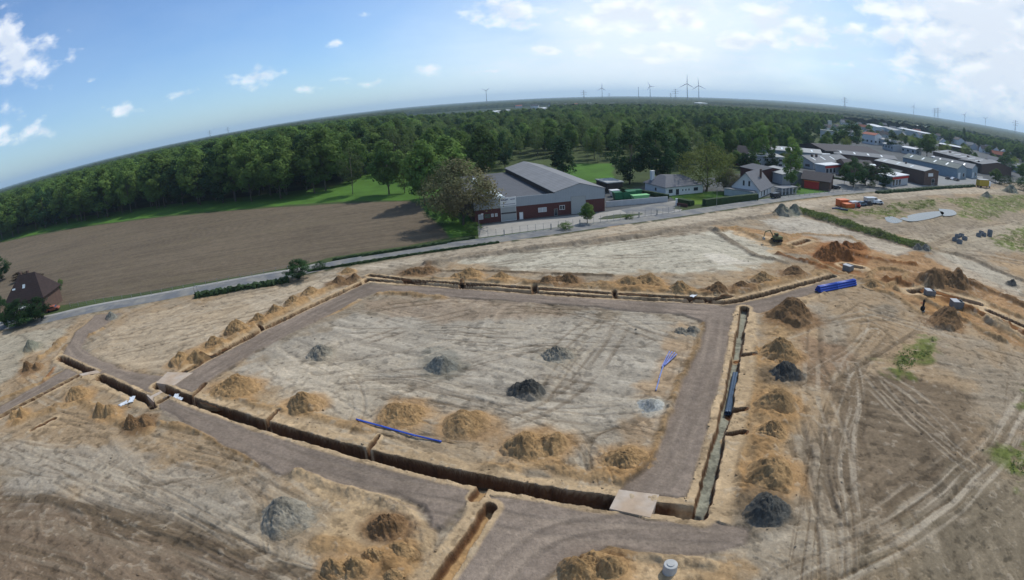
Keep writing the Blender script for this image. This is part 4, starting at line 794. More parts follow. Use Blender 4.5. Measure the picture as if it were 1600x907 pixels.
TOWN_TREES = True
def instancer(name, pts, rot, scl, idx, protos, kind='stuff'):
    me = bpy.data.meshes.new(name); me.vertices.add(len(pts)); me.vertices.foreach_set('co', np.asarray(pts, np.float32).ravel())
    a = me.attributes.new('rotz', 'FLOAT', 'POINT'); a.data.foreach_set('value', np.asarray(rot, np.float32))
    a = me.attributes.new('scl', 'FLOAT_VECTOR', 'POINT'); a.data.foreach_set('vector', np.asarray(scl, np.float32).ravel())
    a = me.attributes.new('pick', 'INT', 'POINT'); a.data.foreach_set('value', np.asarray(idx, np.int32))
    o = obj(name, me); ng = bpy.data.node_groups.new(name + '_nodes', 'GeometryNodeTree')
    ng.interface.new_socket('Geometry', in_out='INPUT', socket_type='NodeSocketGeometry'); ng.interface.new_socket('Geometry', in_out='OUTPUT', socket_type='NodeSocketGeometry')
    N = ng.nodes; L = ng.links; gi = N.new('NodeGroupInput'); go = N.new('NodeGroupOutput'); join = N.new('GeometryNodeJoinGeometry')
    def attr(nm, t):
        n = N.new('GeometryNodeInputNamedAttribute'); n.data_type = t; n.inputs['Name'].default_value = nm; return n.outputs['Attribute']
    ra, sa, pa = attr('rotz', 'FLOAT'), attr('scl', 'FLOAT_VECTOR'), attr('pick', 'INT')
    cx = N.new('ShaderNodeCombineXYZ'); L.new(ra, cx.inputs['Z'])
    for i, p in enumerate(protos):
        oi = N.new('GeometryNodeObjectInfo'); oi.transform_space = 'ORIGINAL'; oi.inputs['Object'].default_value = p; oi.inputs['As Instance'].default_value = True
        cmp_ = N.new('FunctionNodeCompare'); cmp_.data_type = 'INT'; cmp_.operation = 'EQUAL'
        L.new(pa, cmp_.inputs[2]); cmp_.inputs[3].default_value = i
        ip = N.new('GeometryNodeInstanceOnPoints'); L.new(gi.outputs[0], ip.inputs['Points']); L.new(cmp_.outputs[0], ip.inputs['Selection']); L.new(oi.outputs['Geometry'], ip.inputs['Instance'])
        L.new(cx.outputs[0], ip.inputs['Rotation']); L.new(sa, ip.inputs['Scale']); L.new(ip.outputs[0], join.inputs[0])
    L.new(join.outputs[0], go.inputs[0]); md = o.modifiers.new('trees', 'NODES'); md.node_group = ng
    return tag(o, kind=kind)
def crown_obj(key):
    me = PROTO[key][0]
    for o in C.objects:
        if o.data == me: return o
az = np.degrees(np.arctan2(rest[:, 0], rest[:, 1])); r = np.hypot(rest[:, 0], rest[:, 1]); H = wood_h(az, r) * rng.uniform(.78, 1.12, len(rest))
pk = rng.integers(0, 4, len(rest)); pk = np.where((az > -12) & (az < 21), rng.integers(2, 6, len(rest)), pk)
keys = ['beech0', 'beech1', 'beech2', 'dark0', 'grove0', 'grove1']
Wd = H * np.where(pk >= 4, rng.uniform(.34, .46, len(rest)), rng.uniform(.6, .85, len(rest))); pw = np.array([PROTO[k][2] for k in keys])[pk]
s = np.stack([Wd / pw, Wd / pw, H / 10], 1)
instancer('woods', np.c_[rest[:, :2], np.zeros(len(rest))], rng.uniform(0, 6.28, len(rest)), s, pk, [crown_obj(k) for k in keys])

def far_canopy():
    """treetops of the distant woods: a deep lumpy mass with real height"""
    a = np.radians(np.arange(-72, 72.01, .11)); rs = [1180.0]
    while rs[-1] < 13000: rs.append(rs[-1] * 1.0045 + .5)
    rs = np.array(rs); na, nr = len(a), len(rs); X = (rs[:, None] * np.sin(a)[None]).ravel(); Y = (rs[:, None] * np.cos(a)[None]).ravel()
    r = np.hypot(X, Y); az = np.degrees(np.arctan2(X, Y)); h = wood_h(az, r) * 1.0
    dome = np.zeros(len(X))
    cs = 11.0; ix = np.floor(X / cs); iy = np.floor(Y / cs); best = np.full(len(X), 9.)
    for dx in (-1, 0, 1):
        for dy in (-1, 0, 1):
            cx = (ix + dx + _h(ix + dx, iy + dy, 5)) * cs; cyy = (iy + dy + _h(ix + dx, iy + dy, 6)) * cs; best = np.minimum(best, np.hypot(X - cx, Y - cyy) / cs + .35 * _h(ix + dx, iy + dy, 7))
    big = fbm(X / 260, Y / 260, 201, 4)
    z = h * (.62 + .5 * (1 - best) + .34 * (big - .5) + .16 * (fbm(X / 5, Y / 5, 203, 2) - .5))
    z = z + 30 * sst(5000, 12000, r) * (fbm(X / 2500, Y / 2500, 205, 3) - .35)
    open_ = sst(.66, .70, fbm(X / 700, Y / 420, 207, 4)); z = z * (1 - open_) - 1.5 * open_
    z = np.where(in_clear(az, r), -2, z)
    V = np.stack([X, Y, z], 1); i = np.arange(nr - 1)[:, None]; j = np.arange(na - 1)[None]
    F = np.stack([i * na + j, (i + 1) * na + j, (i + 1) * na + j + 1, i * na + j + 1], -1).reshape(-1, 4)[:, ::-1]
    k = (z[F] > -1).any(1); F = F[k]
    me = np_mesh('distant_woods', V, F, None, mat('distant_leaves', (.02, .036, .014), rough=.9, noise=.5, scale=.05, col2=(.035, .056, .019), bump=2.5, bscale=.3), False)
    tag(obj('distant_woods', me), kind='stuff')
far_canopy()
# ------------------------------------------------------------------ buildings
M = {}
M['brick'] = mat('red_brick', (.085, .03, .027), noise=.25, scale=3, stripes=((2, .25, .25),))
M['clad'] = mat('grey_blue_cladding', (.27, .30, .325), noise=.06, scale=.5, stripes=((0, .5, .10),), rough=.5)
M['white'] = mat('white_render', (.60, .61, .61), noise=.07, scale=.8)
M['cream'] = mat('pale_render', (.40, .41, .42), noise=.1, scale=.8)
M['glass'] = mat('window_glass', (.03, .035, .045), noise=0, rough=.08, spec=.6)
M['frame'] = mat('white_frame', (.65, .66, .66), noise=.03)
M['darkwood'] = mat('dark_wood', (.045, .035, .03), noise=.2, scale=2, stripes=((0, .3, .3),))
M['rollup'] = mat('roller_door_grey', (.30, .32, .32), noise=.05, stripes=((2, .35, .22),), rough=.5)
M['felt'] = mat('dark_roof_felt', (.085, .09, .10), noise=.2, scale=.4, stripes=((0, 1.2, .10),))
M['sheetgrey'] = mat('grey_roof_sheet', (.19, .195, .20), noise=.16, scale=.25, stripes=((0, 1.1, .14),))
M['sheetlight'] = mat('light_roof_sheet', (.34, .35, .34), noise=.1, scale=.3, stripes=((0, 1.1, .10),))
M['sheetwhite'] = mat('white_roof_sheet', (.62, .64, .65), noise=.06, scale=.3, stripes=((0, 1.5, .05),))
M['sheetgreen'] = mat('weathered_roof_sheet', (.15, .17, .155), noise=.2, scale=.25, stripes=((0, 1.1, .14),))
M['tilegrey'] = mat('grey_roof_tiles', (.13, .135, .15), noise=.15, scale=1, stripes=((1, .35, .2),))
M['tiledark'] = mat('dark_roof_tiles', (.05, .045, .05), noise=.2, scale=1, stripes=((1, .35, .2),))
M['tilered'] = mat('dark_red_roof_tiles', (.035, .022, .02), noise=.3, scale=1, stripes=((1, .35, .2),))
M['tilerust'] = mat('red_roof_tiles', (.28, .09, .055), noise=.3, scale=1, stripes=((1, .35, .2),))
M['bluewall'] = mat('blue_grey_wall', (.24, .30, .34), noise=.12, scale=.6, stripes=((0, .8, .12),))
M['red'] = mat('red_paint', (.42, .035, .03), noise=.08); M['orange'] = mat('orange_paint', (.55, .13, .03), noise=.15, scale=1.5, rough=.5)
M['black'] = mat('black_rubber', (.015, .015, .017), noise=.1); M['steel'] = mat('grey_steel', (.25, .26, .26), noise=.15, scale=2, rough=.45, metal=.4)
M['brown'] = mat('brown_wall', (.11, .07, .055), noise=.2, scale=1); M['polyc'] = mat('polycarbonate_skylight', (.62, .68, .68), noise=.08, rough=.3)
M['conc'] = mat('precast_concrete', (.42, .42, .40), noise=.18, scale=1.5); M['greenp'] = mat('green_paint', (.02, .13, .06), noise=.15, scale=1.2, rough=.5)
M['lime'] = mat('light_green_tarpaulin', (.22, .50, .22), noise=.1, rough=.5)
def frame_at(A, B):
    A = Vector((A[0], A[1], 0)); B = Vector((B[0], B[1], 0)); d = B - A; return A, d.length, math.atan2(d.y, d.x)
def add_window(e, face, W, D, u, z, w, h, m='glass', nm='window', frame='frame', panes=1):
    """a window, door or gate standing proud of one wall: frame and pane"""
    t = .06
    def put(b, a0, a1, z0, z1, d0, d1):
        if face == 'front': b.box(a0, a1, -d1, -d0, z0, z1)
        elif face == 'back': b.box(a0, a1, D + d0, D + d1, z0, z1)
        elif face == 'left': b.box(-d1, -d0, a0, a1, z0, z1)
        else: b.box(W + d0, W + d1, a0, a1, z0, z1)
    f = MB(); q = .09
    put(f, u, u + w, z, z + q, -.02, t); put(f, u, u + w, z + h - q, z + h, -.02, t); put(f, u, u + q, z + q, z + h - q, -.02, t); put(f, u + w - q, u + w, z + q, z + h - q, -.02, t)
    for i in range(1, panes): c = u + w * i / panes; put(f, c - q / 2, c + q / 2, z + q, z + h - q, -.02, t)
    o = f.build(nm, M[frame], e); g = MB(); put(g, u + q, u + w - q, z + q, z + h - q, -.02, .02); g.build('pane' if nm == 'window' else 'door_leaf', M[m], o); return o
def house(name, label, cat, A, B, D, h, rh, axis, wall, roof, over=.35, wins=(), skew=0, group=None, chim=(), sky=(), ease=0):
    """walls, roof, openings; A to B is the front edge, D the depth behind it"""
    A, W, an = frame_at(A, B); e = empty(name, A, an, label, cat, group)
    w = MB(); rise = max(rh - h, 0)
    if axis == 'flat':
        w.box(0, W, 0, D, -.3, h); w.build('wall', M[wall], e); r = MB(); r.box(-over, W + over, -over, D + over, h, h + .35); rf = r.build('roof', M[roof], e)
    else:
        if axis == 'x':
            w.quad((0, 0, -.3), (W, 0, -.3), (W, 0, h), (0, 0, h)); w.quad((W, D, -.3), (0, D, -.3), (0, D, h), (W, D, h))
            w.quad((W, 0, -.3), (W, D, -.3), (W, D, h), (W, D / 2, rh), (W, 0, h)); w.quad((0, D, -.3), (0, 0, -.3), (0, 0, h), (0, D / 2, rh), (0, D, h))
        elif axis == 'y':
            w.quad((0, 0, -.3), (W, 0, -.3), (W, 0, h), (W / 2, 0, rh), (0, 0, h)); w.quad((W, D, -.3), (0, D, -.3), (0, D, h), (W / 2, D, rh), (W, D, h))
            w.quad((W, 0, -.3), (W, D, -.3), (W, D, h), (W, 0, h)); w.quad((0, D, -.3), (0, 0, -.3), (0, 0, h), (0, D, h))
        elif axis == 'hip': w.box(0, W, 0, D, -.3, h)
        w.build('wall', M[wall], e); r = MB(); t = .16
        def slab(*p):
            n = len(p); b = len(r.v); r.v += [(q[0], q[1], q[2] + t) for q in p] + [tuple(q) for q in p]; r.f.append(tuple(b + i for i in range(n))); r.f.append(tuple(b + n + i for i in reversed(range(n))))
            for i in range(n): j = (i + 1) % n; r.f.append((b + j, b + i, b + n + i, b + n + j))
        o = over
        if axis == 'x':
            s = rise / (D / 2) * o; g = .02
            slab((-o, -o, h - s + g), (W + o, -o, h - s + g), (W + o, D / 2, rh + g), (-o, D / 2, rh + g)); slab((W + o, D + o, h - s + g), (-o, D + o, h - s + g), (-o, D / 2, rh + g), (W + o, D / 2, rh + g))
        elif axis == 'y':
            s = rise / (W / 2) * o; g = .02
            slab((-o, D + o, h - s + g), (-o, -o, h - s + g), (W / 2, -o, rh + g), (W / 2, D + o, rh + g)); slab((W + o, -o, h - s + g), (W + o, D + o, h - s + g), (W / 2, D + o, rh + g), (W / 2, -o, rh + g))
        else:
            k = min(W, D) * .42; g = .02
            if W >= D: p, q = (k, D / 2, rh), (W - k, D / 2, rh)
            else: p, q = (W / 2, k, rh), (W / 2, D - k, rh)
            a, b, c, d = (-o, -o, h + g), (W + o, -o, h + g), (W + o, D + o, h + g), (-o, D + o, h + g)
            if W >= D: slab(a, b, q, p); slab(b, c, q); slab(c, d, p, q); slab(d, a, p)
            else: slab(a, b, p); slab(b, c, q, p); slab(c, d, q); slab(d, a, p, q)
        rf = r.build('roof', M[roof], e)
    if axis == 'x' and W > 14:
        g_ = MB().box(-over, W + over, -over - .16, -over - .01, h - rise / (D / 2) * over - .05, h - rise / (D / 2) * over + .1).build('gutter', M['steel'], rf)
        MB().box(-over, W + over, D / 2 - .2, D / 2 + .2, rh + .12, rh + .26).build('ridge_cap', M['steel'], rf)
        if W > 26 and 'sheet' in roof:
            for i in range(int(W // 9)):
                x_ = 4 + i * 9; sl_ = rise / (D / 2); y0, y1 = D * .12, D * .36; MB().quad((x_, y0, h + sl_ * y0 + .22), (x_ + 1.1, y0, h + sl_ * y0 + .22), (x_ + 1.1, y1, h + sl_ * y1 + .22), (x_, y1, h + sl_ * y1 + .22)).build('roof_light', M['polyc'], rf)
    for (cx, cy, z0, z1, s) in chim: MB().box(cx - s, cx + s, cy - s, cy + s, z0, z1).build('chimney', M['brown'], rf)
    for (x0, x1, y0, y1, z0, z1) in sky:     # roof lights lying on the slope (axis x: the slope facing front)
        MB().quad((x0, y0, z0), (x1, y0, z0), (x1, y1, z1), (x0, y1, z1)).quad((x0, y0, z0 - .12), (x0, y1, z1 - .12), (x1, y1, z1 - .12), (x1, y0, z0 - .12)).build('roof_light', M['polyc'], rf)
    for q in wins: add_window(e, q[0], W, D, *q[1:])
    return e, W, D
def eave(pa, pb, h): return at(*pa, h), at(*pb, h)

# --- the brick warehouse with the grey fascia
A, B, Cc = at(743, 351), at(869, 339.5), at(945, 330); B = A + (Cc - A) * (23.2 / 38.9)
An, Wt, an = frame_at(A, Cc); WH = empty('brick_warehouse', An, an, 'long red brick warehouse with a grey metal fascia and two roller doors', 'warehouse')
WL = 23.4; DW = 62
MB().box(0, Wt, 0, DW, -.3, 3.9).build('brick_wall', M['brick'], WH)
f = MB(); f.box(-.12, WL, -.12, .14, 3.9, 6.6).quad((WL, -.12, 3.9), (Wt + .12, -.12, 3.9), (Wt + .12, -.12, 7.0), ((WL + Wt) / 2, -.12, 9.0), (WL, -.12, 7.0))
f.box(Wt - .1, Wt + .12, -.12, DW, 3.9, 7.0); f.build('metal_fascia', M['clad'], WH)
MB().quad((WL, .02, 3.9), (WL, .02, 7.0), ((WL + Wt) / 2, .02, 9.0), (Wt, .02, 7.0), (Wt, .02, 3.9)).quad((WL, DW, 3.9), (Wt, DW, 3.9), (Wt, DW, 7.0), ((WL + Wt) / 2, DW, 9.0), (WL, DW, 7.0)).box(WL - .02, WL + .1, .15, DW, 3.9, 6.95).build('hall_wall', M['darkwood'], WH)
lr = MB().box(0, WL - .03, .16, DW, 3.92, 5.3).build('low_roof', M['felt'], WH)
sk = MB()
pr = [(math.cos(a) * 1.9, math.sin(a) * 1.25) for a in np.linspace(0, math.pi, 9)]
x0 = 8.4
for i in range(8): sk.quad((x0 + pr[i][0], 4, 5.3 + pr[i][1]), (x0 + pr[i][0], 46, 5.3 + pr[i][1]), (x0 + pr[i+1][0], 46, 5.3 + pr[i+1][1]), (x0 + pr[i+1][0], 4, 5.3 + pr[i+1][1]))
sk.quad(*[(x0 + a, 4, 5.3 + b) for a, b in pr]); sk.quad(*[(x0 + a, 46, 5.3 + b) for a, b in reversed(pr)]); sk.build('barrel_skylight', M['polyc'], lr)
r = MB(); xm = (WL + Wt) / 2
for (xa, za, xb, zb) in ((WL - .3, 6.95, xm, 9.05), (xm, 9.05, Wt + .35, 6.95)):
    r.quad((xa, -.25, za), (xb, -.25, zb), (xb, DW + .3, zb), (xa, DW + .3, za)); r.quad((xa, -.25, za - .15), (xa, DW + .3, za - .15), (xb, DW + .3, zb - .15), (xb, -.25, zb - .15)); r.quad((xa, -.25, za - .15), (xb, -.25, zb - .15), (xb, -.25, zb), (xa, -.25, za))
r.quad((WL - .3, -.25, 6.8), (WL - .3, -.25, 6.95), (WL - .3, DW + .3, 6.95), (WL - .3, DW + .3, 6.8)); r.quad((Wt + .35, -.25, 6.8), (Wt + .35, DW + .3, 6.8), (Wt + .35, DW + .3, 6.95), (Wt + .35, -.25, 6.95))
r.build('gable_roof', M['sheetgrey'], WH)
for (u, z, w, h, m, nm, fr, pn) in ((7.4, .0, 4.4, 4.1, 'rollup', 'roller_door', 'frame', 1), (12.7, 0, 1.1, 2.1, 'frame', 'door', 'cream', 1), (18.3, 1.5, 2.5, 1.3, 'cream', 'window', 'frame', 2), (23.0, 0, 1.1, 2.1, 'glass', 'door', 'steel', 1), (24.7, 1.6, 1.6, 1.3, 'glass', 'window', 'frame', 2),
                               (28.2, 0, 4.6, 5.2, 'rollup', 'roller_door', 'steel', 1), (.9, 1.2, 1.4, 1.4, 'cream', 'window', 'frame', 1), (2.8, 1.5, 1.4, 1.0, 'glass', 'window', 'greenp', 1), (4.6, 1.6, .7, .9, 'cream', 'window', 'frame', 1), (5.7, 1.6, .7, .9, 'cream', 'window', 'frame', 1)):
    o = f = add_window(WH, 'front', Wt, DW, u, z, w, h, m, nm, fr, pn)
    for q in [o] + list(o.children): q.location = (0, -.13 if z + h > 3.9 and q is o else 0, 0)
MB().box(7.45, 11.75, -.215, -.19, 2.05, 2.5).build('glazed_panel', M['glass'], WH)
sg = MB().box(7.3, 11.9, -.30, -.14, 4.35, 6.75).build('sign_board', M['white'], WH)
def text(s, size, loc, rot, m, parent, ext=.01):
    cu = bpy.data.curves.new('writing', 'FONT'); cu.body = s; cu.size = size; cu.align_x = 'CENTER'; cu.align_y = 'CENTER'; cu.extrude = ext
    t = bpy.data.objects.new('writing', cu); C.objects.link(t); dg = bpy.context.evaluated_depsgraph_get(); me = bpy.data.meshes.new_from_object(t.evaluated_get(dg)); bpy.data.objects.remove(t)
    me.materials.clear(); me.materials.append(m); o = obj('sign_lettering', me, parent); o.location = loc; o.rotation_euler = rot; return o
M['ink'] = mat('dark_blue_lettering', (.03, .05, .12), noise=0)
# the photograph only resolves two dark words with a thin dark line under them
inkb = MB()
for a0, a1, z0, z1 in ((7.55, 7.95, 6.0, 6.3), (8.02, 8.3, 5.95, 6.25), (8.38, 8.62, 5.95, 6.25), (8.7, 9.0, 5.9, 6.25), (9.06, 9.3, 5.95, 6.25), (9.36, 9.5, 5.98, 6.42), (10.25, 10.5, 6.02, 6.25), (10.56, 10.8, 6.02, 6.25), (10.88, 11.1, 6.02, 6.25), (11.18, 11.5, 6.02, 6.3), (7.6, 11.6, 4.78, 4.9)):
    inkb.box(a0, a1, -.33, -.301, z0, z1)
inkb.build('sign_lettering', M['ink'], sg)

# --- the white bungalow
A, B = at(1040, 307), at(1098, 301); A = Vector((*A, 0)); B = Vector((*B, 0)); an = math.atan2(B.y - A.y, B.x - A.x); W = (B - A).length; D = 12.5
BG = empty('bungalow', A, an, 'white bungalow with a grey hipped roof and a white chimney, right of the warehouse', 'house'); h = 2.9; o = .55; rh = 5.9
MB().box(0, W, 0, D, -.3, h).build('wall', M['white'], BG)
r = MB(); a, b, c, d = (-o, -o, h), (W + o, -o, h), (W + o, D + o, h), (-o, D + o, h); p1, p2, p3 = (4.2, 9.2, rh), (4.2, 5.6, rh), (11.2, 5.6, rh)
def sl(*p):
    n = len(p); k = len(r.v); r.v += [(q[0], q[1], q[2] + .16) for q in p] + list(p); r.f.append(tuple(k + i for i in range(n))); r.f.append(tuple(k + n + i for i in reversed(range(n))))
    for i in range(n): j = (i + 1) % n; r.f.append((k + j, k + i, k + n + i, k + n + j))
sl(a, b, p3, p2); sl(d, a, p2, p1); sl(b, c, p3); sl(c, d, p1, p3); r.quad((p1[0], p1[1], rh + .17), (p2[0], p2[1], rh + .17), (p3[0], p3[1], rh + .17)); rf = r.build('roof', M['tilegrey'], BG)
MB().box(1.0, 2.2, 9.6, 10.8, 2.5, 7.2).box(.9, 2.3, 9.5, 10.9, 7.2, 7.45).build('chimney', M['white'], rf)
for q in (('front', 1.2, .8, 1.9, 1.5), ('front', 4.3, 0, 1.6, 2.2), ('front', 7.1, 1.1, .7, .9), ('front', 8.5, 1.1, .7, .9), ('front', 9.9, 1.1, .7, .9), ('front', 12.3, .8, 2.2, 1.4), ('left', 5.2, .9, 1.2, 1.3)):
    add_window(BG, q[0], W, D, *q[1:], nm='door' if q[2] == 0 else 'window')

# --- the white gabled house
A, B = at(1143, 304), at(1186, 310); e, W, D = house('gabled_house', 'white house with a steep grey roof and two tall windows in its gable', 'house', A, B, 14.0, 3.0, 8.3, 'y', 'white', 'tilegrey', .7,
    wins=[('front', W_ * 1.0, 3.6, .9, 2.0) for W_ in (4.1, 6.2)] + [('right', 2.0, .2, 1.0, 2.1), ('right', 5.0, .1, 1.6, 2.2), ('right', 8.6, .1, 1.0, 2.2), ('front', 1.2, .9, 1.6, 1.2)], chim=((7.8, 9, 5.5, 9.0, .35),))
MB().box(-1.5, W - 1.2, -3.4, -.02, -.2, 2.3).build('garage', M['cream'], e); MB().box(-1.7, W - 1.0, -3.6, -.03, 2.3, 2.5).build('garage_roof', M['sheetgrey'], e)
pg = empty('pergola', (*at(1222, 305.5), 0), math.radians(24), 'low pergola with a pale roof and posts beside the white gabled house', 'pergola')
for i in range(5): MB().box(i * 2.2, i * 2.2 + .2, 0, .2, 0, 2.4).build('post', M['white'], pg)
for i in range(3): MB().box(i * 4.4, i * 4.4 + .2, 3.4, 3.6, 0, 2.4).build('post', M['white'], pg)
MB().box(-.4, 9.4, -.4, 4, 2.4, 2.6).build('canopy', M['sheetgrey'], pg)

# --- halls, shops and houses of the industrial area
def H(name, lab, cat, pa, pb, D, h, rh, ax, wall, roof, **k):
    a, b = eave(pa, pb, h); return house(name, lab, cat, a, b, D, h, rh, ax, wall, roof, **k)
def row(n, W, z, w, h, face='front', m='glass', start=1.5): return [(face, start + i * (W - 2 * start) / max(1, n - 1) - w / 2, z, w, h, m) for i in range(n)]
H('factory_hall', 'long hall with a light beige roof behind the red and white roadside shop', 'hall', (1367, 251), (1445, 268), 15, 7.0, 8.2, 'x', 'brown', 'sheetlight', wins=[('right', 4, 4.4, 5, 1.6, 'frame'), ('right', 8, 0, 3, 3.2, 'glass'), ('front', 8, 2.5, 5, 1.2), ('front', 18, 2.5, 5, 1.2)], chim=((17, 6, 7.5, 8.9, .4),))
H('annex', 'low annex with a grey-green roof against the light roofed hall', 'annex', (1372, 263), (1404, 271), 6, 3.8, 4.8, 'x', 'brown', 'sheetgreen')
H('factory_hall', 'long dark green roofed hall right behind the light roofed hall, first of the twin gables', 'hall', (1411, 246), (1496, 264), 15, 6.0, 8.4, 'x', 'bluewall', 'sheetgreen', wins=[('right', 2, 0, 3.4, 3.6, 'frame'), ('right', 9, 1, 3, 2.4)])
H('factory_hall', 'dark roofed hall with the second of the twin blue-grey gables', 'hall', (1456, 251), (1519, 264), 15, 6.0, 8.4, 'x', 'bluewall', 'sheetgrey', wins=[('right', 2, 0, 3.4, 3.6, 'frame'), ('right', 9, 1, 3, 2.4)])
H('factory_hall', 'low building with a glaring white roof strip between the dark halls', 'hall', (1455, 245), (1489, 252), 8, 7.6, 7.9, 'x', 'white', 'sheetwhite')
H('factory_hall', 'largest grey roofed hall at the back right, with small roof vents', 'hall', (1458, 237), (1535, 257), 34, 6.5, 9.0, 'x', 'brown', 'sheetgrey', chim=((12, 9, 7, 9, .8), (34, 10, 7, 9, .8)))
H('factory_hall', 'grey roofed hall joined to the right end of the largest hall', 'hall', (1535, 258), (1567, 256), 20, 6.0, 7.0, 'x', 'darkwood', 'sheetgrey', chim=((6, 5, 6.2, 8, .7),))
H('factory_hall', 'long white roofed hall in front of the dark wood at the right', 'hall', (1467, 225), (1510, 233), 14, 6.0, 7.0, 'x', 'darkwood', 'sheetwhite')
A, B = at(1270, 265, 0), at(1327, 262, 0); house('shop_building', 'wide low house with a grey roof and two chimneys behind the dark barn', 'building', A, B, 15, 3.6, 6.2, 'x', 'cream', 'sheetgrey', over=.8, wins=[('left', 2, .8, 3.4, 1.6), ('left', 8, .8, 3.4, 1.6), ('front', 2, .8, 3, 1.5, 'frame'), ('front', 7, 0, 2, 2.4)], chim=((6, 5.5, 4.8, 6.9, .5), (10, 5.5, 4.8, 6.9, .5)))
def kiosk(pa, pb, D, h, lab):
    a, b = at(*pa), at(*pb); e, W, D = house('shop', lab, 'shop', a, b, D, h, h, 'flat', 'cream', 'sheetwhite', .5, wins=[('front', .8, .2, 2.6, h - 1.6), ('front', 4.4, .2, 2.6, h - 1.6), ('front', 8.0, .2, 2.6, h - 1.6)])
    MB().box(-.1, W + .1, -.3, -.08, h - 1.2, h - .05).build('red_fascia', M['red'], e); return e
kiosk((1289, 272), (1314, 269.5), 6, 3.9, 'shop front with a red fascia under a white roof edge, beside the wide low house'); kiosk((1393, 292), (1418, 288.5), 7, 4.4, 'red and white flat roofed roadside shop in front of the light roofed hall')
A, B = at(1252, 293), at(1296, 299); e, W, D = house('barn', 'dark brown barn with an orange-red front on the green plot', 'barn', A, B, 11, 3.6, 6.2, 'x', 'brown', 'tiledark', .5)
MB().box(1.2, W * .62, -.35, -.02, 0, 3.0).build('red_front', M['red'], e); MB().box(1.0, W * .64, -.9, -.02, 3.0, 3.15).build('sunlit_strip', M['orange'], e)  # orange strip on the front, its sunlit look put into the colour
H('factory_hall', 'huge dark roofed hall at the back, left of the distant white halls', 'hall', (1290, 236), (1378, 241), 34, 6.5, 9.0, 'x', 'darkwood', 'tiledark')
H('factory_hall', 'long grey roofed hall in front of the huge dark hall', 'hall', (1304, 240), (1402, 250), 14, 5.5, 7.0, 'x', 'brown', 'sheetgrey')
H('factory_hall', 'dark roofed hall half hidden behind the broad dark twin trees', 'hall', (1322, 258), (1368, 262), 16, 5.0, 7.0, 'x', 'brown', 'tiledark', sky=((14, 18, 2, 4, 5.75, 6.2),))
H('factory_hall', 'pale blue-grey roofed hall left and right of the columnar poplar', 'hall', (1186, 233), (1284, 241), 24, 5.5, 6.8, 'x', 'bluewall', 'sheetlight', wins=row(7, 60, 1.5, 3, 2))
H('tent_hall', 'row of low white tent roofs behind the wide low house', 'tent', (1268, 243), (1299, 245), 6, 4.0, 5.2, 'x', 'cream', 'sheetwhite')
H('office_building', 'flat roofed pale office block behind the white gabled house', 'office', (1182, 245), (1226, 247), 15, 5.5, 5.5, 'flat', 'cream', 'sheetlight', wins=row(6, 22, 1.0, 2.2, 1.4) + row(6, 22, 3.4, 2.2, 1.3))
H('factory_hall', 'bright pale sheet roof right behind the gabled house', 'hall', (1189, 264), (1223, 273), 14, 4.2, 5.4, 'x', 'cream', 'sheetlight')
H('factory_hall', 'dark blue-grey roofed hall left behind the gabled house', 'hall', (1157, 261), (1187, 268), 14, 4.6, 5.8, 'x', 'brick', 'felt')
H('shed', 'long narrow shed with a white roof edge behind the yellow-green tree', 'shed', (1148, 246), (1186, 250), 6, 4, 4, 'flat', 'brick', 'sheetwhite')
H('dark_house', 'dark roofed house in the trees above the yellow-green tree', 'house', (1136, 238), (1167, 242), 12, 4.2, 8, 'x', 'brown', 'tiledark')
H('canopy_shed', 'open shed with a pale flat roof between the warehouse and the bungalow', 'shed', (949, 287), (973, 285), 9, 3.4, 3.4, 'flat', 'darkwood', 'sheetlight')  # solid dark box stands in for the shade under the roof
